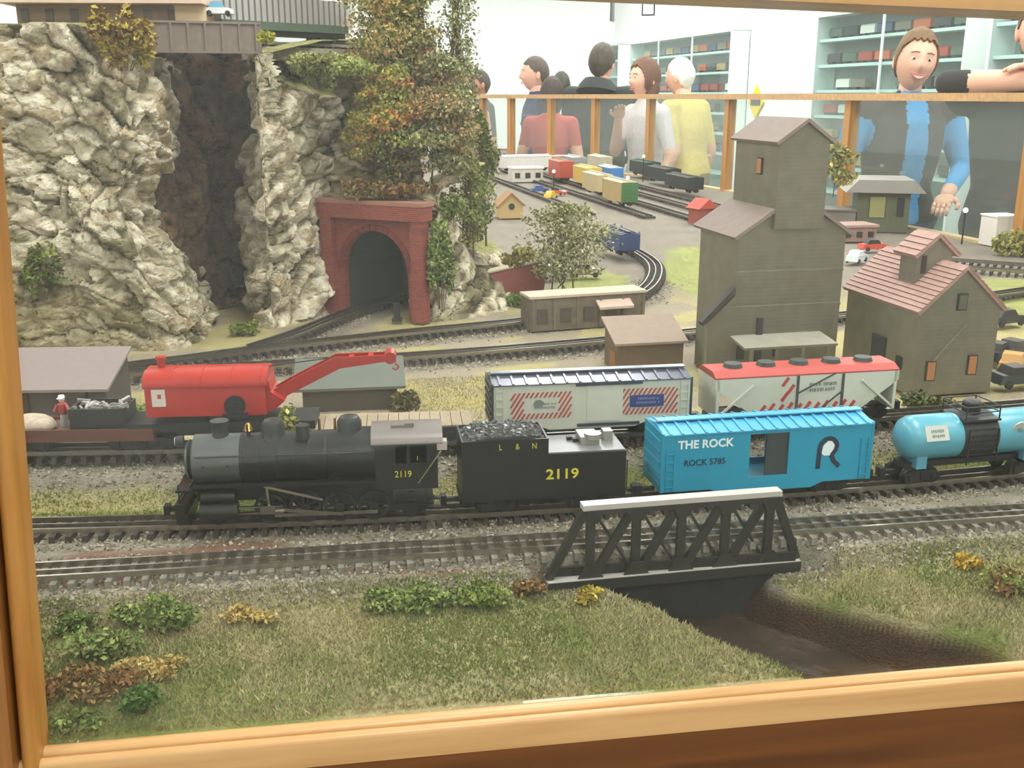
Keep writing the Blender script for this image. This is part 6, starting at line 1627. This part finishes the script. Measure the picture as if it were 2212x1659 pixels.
# ================================================================== PEOPLE BEHIND THE RAILING
def skinmat(rgb_): return mat('skin_%d%d%d' % rgb_, rgb_, 0.55, var=.04, scale=20)
def cloth(rgb_, stripes=None): return mat('cloth_%d%d%d' % rgb_, rgb_, 0.85, var=.12, scale=25, bump=.25, bscale=18)
def head_mesh(nu, nv):
    """detailed head: skull, jaw, nose, brow, lips, ears; faces -y, centre at origin"""
    V = []
    for j in range(nv + 1):
        th = math.pi * j / nv; z = math.cos(th); rr = math.sin(th)
        for i in range(nu):
            a = 2 * math.pi * i / nu; x = rr * math.sin(a); y = -rr * math.cos(a)      # i=0 is the front
            X, Y, Z = x * 0.077, y * 0.097, z * 0.118
            if z < 0:                                        # jaw narrows, throat recedes
                t = -z; X *= 1 - 0.34 * t ** 1.6
                if y > 0: Y *= 1 - 0.35 * t
                else: Y *= 1 - 0.10 * t
            if y < 0:
                fr = (-y) ** 2
                g = lambda cx, cz, sx, sz: math.exp(-((X - cx) / sx) ** 2 - ((Z - cz) / sz) ** 2) * fr
                Y -= 0.020 * g(0, -0.022, 0.011, 0.013) + 0.011 * g(0, 0.0, 0.008, 0.022)        # nose
                Y += 0.009 * (g(0.030, 0.008, 0.016, 0.011) + g(-0.030, 0.008, 0.016, 0.011))     # sockets
                Y -= 0.005 * (g(0.030, 0.027, 0.022, 0.008) + g(-0.030, 0.027, 0.022, 0.008))     # brow
                Y -= 0.006 * g(0, -0.058, 0.022, 0.010) + 0.009 * g(0, -0.095, 0.022, 0.016)      # lips, chin
                Y -= 0.006 * (g(0.042, -0.028, 0.020, 0.022) + g(-0.042, -0.028, 0.020, 0.022))   # cheeks
            V.append((X, Y, Z))
    Fs = []
    for j in range(nv):
        for i in range(nu):
            Fs.append((j * nu + i, (j + 1) * nu + i, (j + 1) * nu + (i + 1) % nu, j * nu + (i + 1) % nu))
    return V, Fs
HEADV, HEADF = head_mesh(40, 30)
HAIRV, HAIRF = head_mesh(80, 60)

def person(label, loc, h, rz, shirt, pants, hairc, skin, arms=None, sleeves=0.6, hair='short', lean=0.0, head_yaw=0.0, head_tilt=0.0, head_nod=0.0, smile=False, voxel=0.013, stripe=None, vest=None, build=1.0, female=False):
    k = h / 1.70
    t = thing('person', label, 'person', loc, rz)
    SK = skinmat(skin); SH = cloth(shirt); PA = cloth(pants); SHOE = mat('shoe_dark', (50, 46, 44), .6)
    VE = cloth(vest) if vest else SH
    hipz = 0.93
    Rl = Matrix.Rotation(lean, 3, 'X')           # lean forward (towards -y)
    def up(p):                                    # upper-body point
        v = Vector(p) - Vector((0, 0, hipz)); return Rl @ v + Vector((0, 0, hipz))
    sw = 0.185 * build if not female else 0.165 * build
    segs = []      # a, b, ra, rb, region
    mb = MB()
    def cap(a, b, ra, rb, reg, n=14):
        mb.cyl(a, b, ra, rb, n); mb.sphere(a, ra, n, 8); mb.sphere(b, rb, n, 8); segs.append((Vector(a), Vector(b), ra, rb, reg))
    # torso rings
    rings = [(0.86, .150, .105), (0.95, .165 if not female else .175, .118), (1.08, .142 if not female else .125, .102), (1.24, .165 if not female else .148, .118), (1.35, .172 if not female else .152, .105), (1.41, .125, .082), (1.455, .062, .062)]
    n = 24; vs = []; fs = []
    for z, rx, ry in rings:
        for i in range(n):
            a = 2 * math.pi * i / n; vs.append(up((rx * build * math.cos(a), ry * build * math.sin(a), z)))
    for j in range(len(rings) - 1):
        for i in range(n): fs.append((j * n + i, j * n + (i + 1) % n, (j + 1) * n + (i + 1) % n, (j + 1) * n + i))
    fs += [tuple(range(n - 1, -1, -1)), tuple(range((len(rings) - 1) * n, len(rings) * n))]
    mb.add(vs, fs)
    segs.append((up((0, 0, 0.98)), up((0, 0, 1.33)), 0.15, 0.15, 'torso'))
    segs.append((Vector((0, 0, 0.84)), Vector((0, 0, 0.90)), 0.15, 0.15, 'hips'))
    nk = up((0, 0.005, 1.40)); hd = up((0, -0.018, 1.50))
    cap(nk, hd, 0.056 if not female else 0.048, 0.052 if not female else 0.045, 'neck')
    arms = arms or {}
    hands = []
    for s, side in ((-1, 'L'), (1, 'R')):
        sh = up((s * sw, 0, 1.375))
        el, wr = arms.get(side, ((s * 0.235, 0.02, 1.10), (s * 0.25, -0.05, 0.86)))
        el = Vector(el); wr = Vector(wr)
        cap(up((s * sw * 0.55, 0, 1.375)), sh, 0.060, 0.058 * build, 'torso')
        cap(sh, el, 0.056 * build, 0.042, 'uarm'); cap(el, wr, 0.042, 0.029, 'farm'); hands.append((el, wr, s))
        hip = Vector((s * 0.09, 0, 0.88)); kn = Vector((s * 0.10, -0.015, 0.48)); an_ = Vector((s * 0.105, 0.01, 0.085))
        cap(hip, kn, 0.088, 0.058, 'leg'); cap(kn, an_, 0.058, 0.042, 'leg')
        cap((s * 0.105, 0.02, 0.045), (s * 0.12, -0.13, 0.035), 0.043, 0.033, 'shoe')
    tmp = mb.build('tmp_body', SK)
    md = tmp.modifiers.new('r', 'REMESH'); md.mode = 'VOXEL'; md.voxel_size = voxel
    sm2 = tmp.modifiers.new('s', 'SMOOTH'); sm2.iterations = 6; sm2.factor = 0.5
    dg = bpy.context.evaluated_depsgraph_get()
    bm_e = bpy.data.meshes.new_from_object(tmp.evaluated_get(dg)); bpy.data.objects.remove(tmp)
    nV = len(bm_e.vertices); co = np.empty(nV * 3, dtype=np.float32); bm_e.vertices.foreach_get('co', co); co = co.reshape(-1, 3)
    faces = [tuple(p.vertices) for p in bm_e.polygons]
    cen = np.array([co[list(f)].mean(0) for f in faces])
    best = np.full(len(cen), 9.0); reg = np.zeros(len(cen), dtype=int); par = np.zeros(len(cen))
    regs = ['torso', 'hips', 'neck', 'uarm', 'farm', 'leg', 'shoe']
    for a, b, ra, rb, rg in segs:
        a_, b_ = np.array(a), np.array(b); ab = b_ - a_
        tt = np.clip(((cen - a_) @ ab) / (ab @ ab), 0, 1); d = np.linalg.norm(cen - a_ - tt[:, None] * ab, axis=1) - (ra + (rb - ra) * tt)
        m_ = d < best; best[m_] = d[m_]; reg[m_] = regs.index(rg); par[m_] = tt[m_]
    mi = np.zeros(len(cen), dtype=int)                      # 0 skin 1 shirt 2 pants 3 shoe 4 vest
    mi[reg == 0] = 1; mi[reg == 1] = 2; mi[reg == 5] = 2; mi[reg == 6] = 3
    mi[(reg == 3) & (par < (sleeves / 0.5 if sleeves < 0.5 else 1.0))] = 1
    if sleeves >= 0.5: mi[(reg == 3)] = 1; mi[(reg == 4) & (par < (sleeves - 0.5) * 2)] = 1
    if vest: mi[(mi == 1) & (reg == 0) & (np.abs(cen[:, 0]) > 0.045)] = 4
    # join head and hands into the same mesh
    V = [tuple(c) for c in co]; FF = list(faces); MI = list(mi)
    HM = Matrix.Translation(up((0, -0.028, 1.582))) @ Matrix.Rotation(head_yaw, 4, 'Z') @ Matrix.Rotation(head_nod + lean * 0.3, 4, 'X') @ Matrix.Rotation(head_tilt, 4, 'Y')
    b0_ = len(V); V += [tuple(HM @ Vector(v)) for v in HEADV]; FF += [tuple(i + b0_ for i in f) for f in HEADF]; MI += [0] * len(HEADF)
    hb = MB()
    for s in (-1, 1): hb.sphere((s * 0.077, 0.012, -0.008), (0.010, 0.018, 0.030), 10, 8)
    hb.v = [tuple(HM @ Vector(v)) for v in hb.v]
    for el, wr, s in hands:                                   # palm + five fingers
        d = (wr - el).normalized(); side_ = d.cross(Vector((0, 0, 1)))
        if side_.length < 0.2: side_ = Vector((1, 0, 0))
        side_.normalize(); nrm = side_.cross(d)
        pc_ = wr + d * 0.045; bq = len(hb.v); hb.sphere((0, 0, 0), (0.040, 0.018, 0.050), 12, 8)
        for q in range(bq, len(hb.v)):
            v = hb.v[q]; hb.v[q] = tuple(pc_ + side_ * v[0] + nrm * v[1] + d * v[2])
        for f in range(4):
            r0 = wr + d * 0.08 + side_ * ((f - 1.5) * 0.018); ln = (0.030, 0.036, 0.033, 0.025)[f]
            r1 = r0 + d * ln - nrm * 0.006; r2 = r1 + d * ln * 0.7 - nrm * 0.016
            hb.cyl(r0, r1, 0.0088, 0.008, 7); hb.cyl(r1, r2, 0.008, 0.0065, 7); hb.sphere(r2, 0.0065, 7, 5)
        r0 = wr + d * 0.03 + side_ * (0.034 * -s); r1 = r0 + d * 0.03 + side_ * (0.022 * -s) - nrm * 0.008; r2 = r1 + d * 0.026 - nrm * 0.006
        hb.cyl(r0, r1, 0.011, 0.0095, 7); hb.cyl(r1, r2, 0.0095, 0.008, 7); hb.sphere(r2, 0.008, 7, 5)
    b0_ = len(V); V += hb.v; FF += [tuple(i + b0_ for i in f) for f in hb.f]; MI += [0] * len(hb.f)
    me = bpy.data.meshes.new('body'); me.from_pydata([(v[0] * k, v[1] * k, v[2] * k) for v in V], [], FF)
    for m_ in (SK, SH, PA, SHOE, VE): me.materials.append(m_)
    me.polygons.foreach_set('material_index', np.array(MI, dtype=np.int32)); me.polygons.foreach_set('use_smooth', np.ones(len(FF), dtype=bool)); me.update()
    link('body', me, t)
    # face pieces and hair are children
    def headpart(name, m_b, mm, smooth=60):
        m_b.v = [tuple((HM @ Vector(v)) * k) for v in m_b.v]; return m_b.build(name, mm, t, smooth=smooth)
    EW_ = mat('eye_white', (236, 232, 226), .2); EI = mat('eye_iris', (52, 50, 46), .2)
    e_ = MB()
    for s in (-1, 1): e_.sphere((s * 0.030, -0.0795, 0.008), (0.012, 0.009, 0.0075), 12, 8)
    headpart('eyes', e_, EW_)
    e_ = MB()
    for s in (-1, 1): e_.sphere((s * 0.030, -0.0865, 0.008), (0.0052, 0.0032, 0.0052), 10, 6)
    headpart('irises', e_, EI)
    HC = mat('hair_%d%d%d' % hairc, hairc, .7, var=.25, scale=90)
    e_ = MB()
    for s in (-1, 1): e_.bar((s * 0.014, -0.0945, 0.0325), (s * 0.030, -0.0915, 0.0345), 0.003, 0.0032); e_.bar((s * 0.030, -0.0915, 0.0345), (s * 0.046, -0.080, 0.0295), 0.003, 0.0028)
    headpart('eyebrows', e_, HC)
    if smile:
        e_ = MB(); te_ = MB()
        for zz, wz, rr_ in ((-0.0525, 9.0, 0.0030), (-0.0665, 22.0, 0.0036)):
            pp = [(x, -0.0985 + 11.0 * x * x, zz + wz * x * x) for x in np.linspace(-0.030, 0.030, 11)]
            for a, b in zip(pp[:-1], pp[1:]): e_.cyl(a, b, rr_, rr_, 8)
        for x in np.linspace(-0.022, 0.022, 9): te_.box((x, -0.0965 + 11.0 * x * x, -0.0585 + 13.0 * x * x), (0.0052, 0.004, 0.0085 - 8 * x * x))
        headpart('teeth', te_, mat('teeth_white', (232, 228, 218), .3))
    else: e_ = MB().sphere((0, -0.0945, -0.053), (0.021, 0.006, 0.0038), 14, 6).sphere((0, -0.0935, -0.0625), (0.018, 0.006, 0.0045), 14, 6)
    headpart('lips', e_, mat('lips_%d' % skin[0], (max(0, skin[0] - 30), max(0, skin[1] - 62), max(0, skin[2] - 55)), .4))
    # hair shell from the skull
    hm = MB(); idx_ = {}; r = random.Random(int(h * 1000) + sum(hairc)); ph = r.uniform(0, 6)
    def keep(v):
        x, y, z = v
        if hair == 'bald': return y > 0.02 and -0.06 < z < 0.035
        if hair == 'tied': line = np.interp(y, [-0.10, -0.062, -0.045, -0.02, 0.0, 0.03, 0.06], [0.078, 0.072, 0.052, 0.0, -0.045, -0.06, -0.075])
        elif hair in ('long', 'bob'): line = np.interp(y, [-0.10, -0.065, -0.05, -0.035, 0.0], [0.074, 0.068, 0.03, -0.05, -0.09])
        else: line = np.interp(y, [-0.10, -0.06, -0.045, -0.02, 0.0, 0.03, 0.06], [0.068, 0.062, 0.050, 0.012, 0.0, -0.03, -0.078])
        return z > line + 0.004 * math.sin(x * 260 + ph)
    vs = []; fs = []
    th_ = {'short': 1.07, 'bald': 1.05, 'long': 1.16, 'bob': 1.15, 'thick': 1.14, 'tied': 1.11}.get(hair, 1.08)
    for f in HAIRF:
        c = [sum(HAIRV[i][q] for i in f) / 4 for q in range(3)]
        if keep(c):
            for i in f:
                if i not in idx_:
                    v = HAIRV[i]; ww = th_ + 0.012 * (r.random() - 0.5) + 0.022 * math.sin(v[0] * 190 + 3 * math.sin(v[1] * 60) + ph) * math.sin(v[1] * 110 + v[2] * 40); idx_[i] = len(vs); vs.append((v[0] * ww, v[1] * ww + 0.004, v[2] * ww + 0.003))
            fs.append(tuple(idx_[i] for i in f))
    hm.add(vs, fs)
    inner = [(v[0] / th_ * 0.98, v[1] / th_ * 0.98, v[2] / th_ * 0.98) for v in vs]; hm.add(inner, [tuple(reversed(f)) for f in fs])
    # close the rim
    from collections import Counter
    ed = Counter()
    for f in fs:
        for a, b in zip(f, f[1:] + f[:1]): ed[(a, b)] += 1
    nb = len(vs)
    for (a, b) in list(ed):
        if (b, a) not in ed: hm.f.append((b, a, a + nb, b + nb)); hm.m.append(0)
    if hair in ('long', 'bob'):
        dn = 0.20 if hair == 'long' else 0.13
        hm.lathe([(0.070, -dn), (0.084, -dn + 0.03), (0.090, -0.07), (0.080, 0.0)], (0, 0.035, 0), 18)
        for q in range(len(hm.v) - 72, len(hm.v)):
            v = hm.v[q]; hm.v[q] = (v[0], 0.035 + (v[1] - 0.035) * 0.62 + r.uniform(-.003, .003), v[2])
    headpart('hair', hm, HC)
    if stripe:
        for z in (1.06, 1.12, 1.18, 1.24, 1.30):
            rx = np.interp(z, [q[0] for q in rings], [q[1] for q in rings]) * build + 0.003; ry = np.interp(z, [q[0] for q in rings], [q[2] for q in rings]) * build + 0.003
            m_b = MB().lathe([(1.0, -0.008), (1.0, 0.008)], (0, 0, 0), 28)
            m_b.v = [tuple(up((v[0] * rx, v[1] * ry, v[2] + z)) * k) for v in m_b.v]
            m_b.f = m_b.f[:-2]; m_b.m = m_b.m[:-2]
            m_b.build('shirt_stripe', cloth(stripe), t)
    return t, up, k

def at_head(px, y): q = Q(px, 207, y); return (q.x, q.y, 0.0)
SK1, SK2, SK3 = (226, 176, 152), (206, 150, 122), (176, 124, 98)
JE = (72, 82, 110); KH = (150, 136, 112); DK = (56, 56, 60)
# folded arms on the rail in world terms are given in the figure's own frame (faces -y)
person('man in navy striped shirt seen in profile behind the railing', at_head(1163, 7.8), 1.725, math.radians(-82), (44, 52, 92), KH, (78, 66, 56), SK1, stripe=(96, 92, 140), sleeves=0.42, build=1.08)
person('woman with dark hair in a red top beside the navy shirted man', at_head(1190, 7.34), 1.57, math.radians(160), (190, 82, 78), JE, (60, 46, 40), SK1, hair='bob', sleeves=0.3, female=True)
person('distant person with dark hair and white shirt seen from behind', at_head(1213, 9.6), 1.66, math.radians(185), (226, 232, 230), DK, (58, 58, 44), SK2, sleeves=0.42)
pj, upj, kj = person('tall person in a black hooded jacket seen from behind', at_head(1296, 7.55), 1.80, math.radians(150), (40, 46, 44), DK, (70, 58, 48), SK1, sleeves=0.95, hair='thick', build=1.18)
person('woman with brown hair in a pale grey shirt looking left', at_head(1398, 6.65), 1.672, math.radians(-62), (212, 200, 202), KH, (104, 70, 52), SK1, hair='bob', sleeves=0.40, female=True,
       arms={'L': ((-0.20, -0.10, 1.13), (-0.02, -0.20, 1.34)), 'R': ((0.24, 0.03, 1.10), (0.24, -0.10, 0.90))})
person('white haired man in a yellow shirt seen from behind', at_head(1497, 7.0), 1.70, math.radians(-130), (222, 200, 120), KH, (226, 226, 222), SK1, sleeves=0.42, build=1.12, lean=0.12)
person('man with receding dark hair in a dark shirt at the far end', at_head(1041, 9.3), 1.665, math.radians(-70), (66, 66, 62), JE, (62, 50, 44), SK3, sleeves=0.45)
person('person raising an arm at the far left end of the railing', at_head(1006, 8.25), 1.62, math.radians(-40), (196, 150, 130), JE, (92, 66, 50), SK2, sleeves=0.3, arms={'L': ((-0.26, -0.06, 1.22), (-0.16, -0.18, 1.42))}, hair='bob')
# smiling woman resting on the rail, man with folded arms at the right edge
person('smiling light brown haired woman in blue top and dark cardigan behind the railing', at_head(1952, 4.42), 1.712, math.radians(8), (70, 150, 206), JE, (116, 88, 58), SK1, vest=(62, 54, 50), sleeves=0.9, hair='tied', female=True, lean=0.06, head_yaw=math.radians(-14), head_tilt=math.radians(7), build=1.15, smile=True, voxel=0.009,
       arms={'L': ((-0.27, -0.04, 1.13), (-0.20, -0.20, 0.95)), 'R': ((0.26, -0.06, 1.15), (0.10, -0.24, 1.06))})
person('man in a black shirt leaning folded arms on the railing', at_head(2232, 3.70), 1.80, math.radians(-20), (46, 44, 44), DK, (98, 72, 56), SK1, sleeves=0.60, lean=0.10, build=1.12,
       voxel=0.009,
       arms={'L': ((-0.272, -0.20, 1.415), (0.05, -0.29, 1.425)), 'R': ((0.34, -0.20, 1.415), (0.02, -0.25, 1.455))})

# the jacket's hood lies on the shoulders of the person in black
m_b = MB().lathe([(0.120, 1.36), (0.150, 1.385), (0.125, 1.43), (0.095, 1.465), (0.080, 1.45)], (0, 0.035, 0), 24)
m_b.v = [tuple(upj((v[0], v[1] * 0.95, v[2] + 0.25 * max(0.0, v[1]) )) * kj) for v in m_b.v]
m_b.f = m_b.f[:-2]; m_b.m = m_b.m[:-2]
m_b.build('hood', cloth((40, 46, 44)), pj, smooth=60)
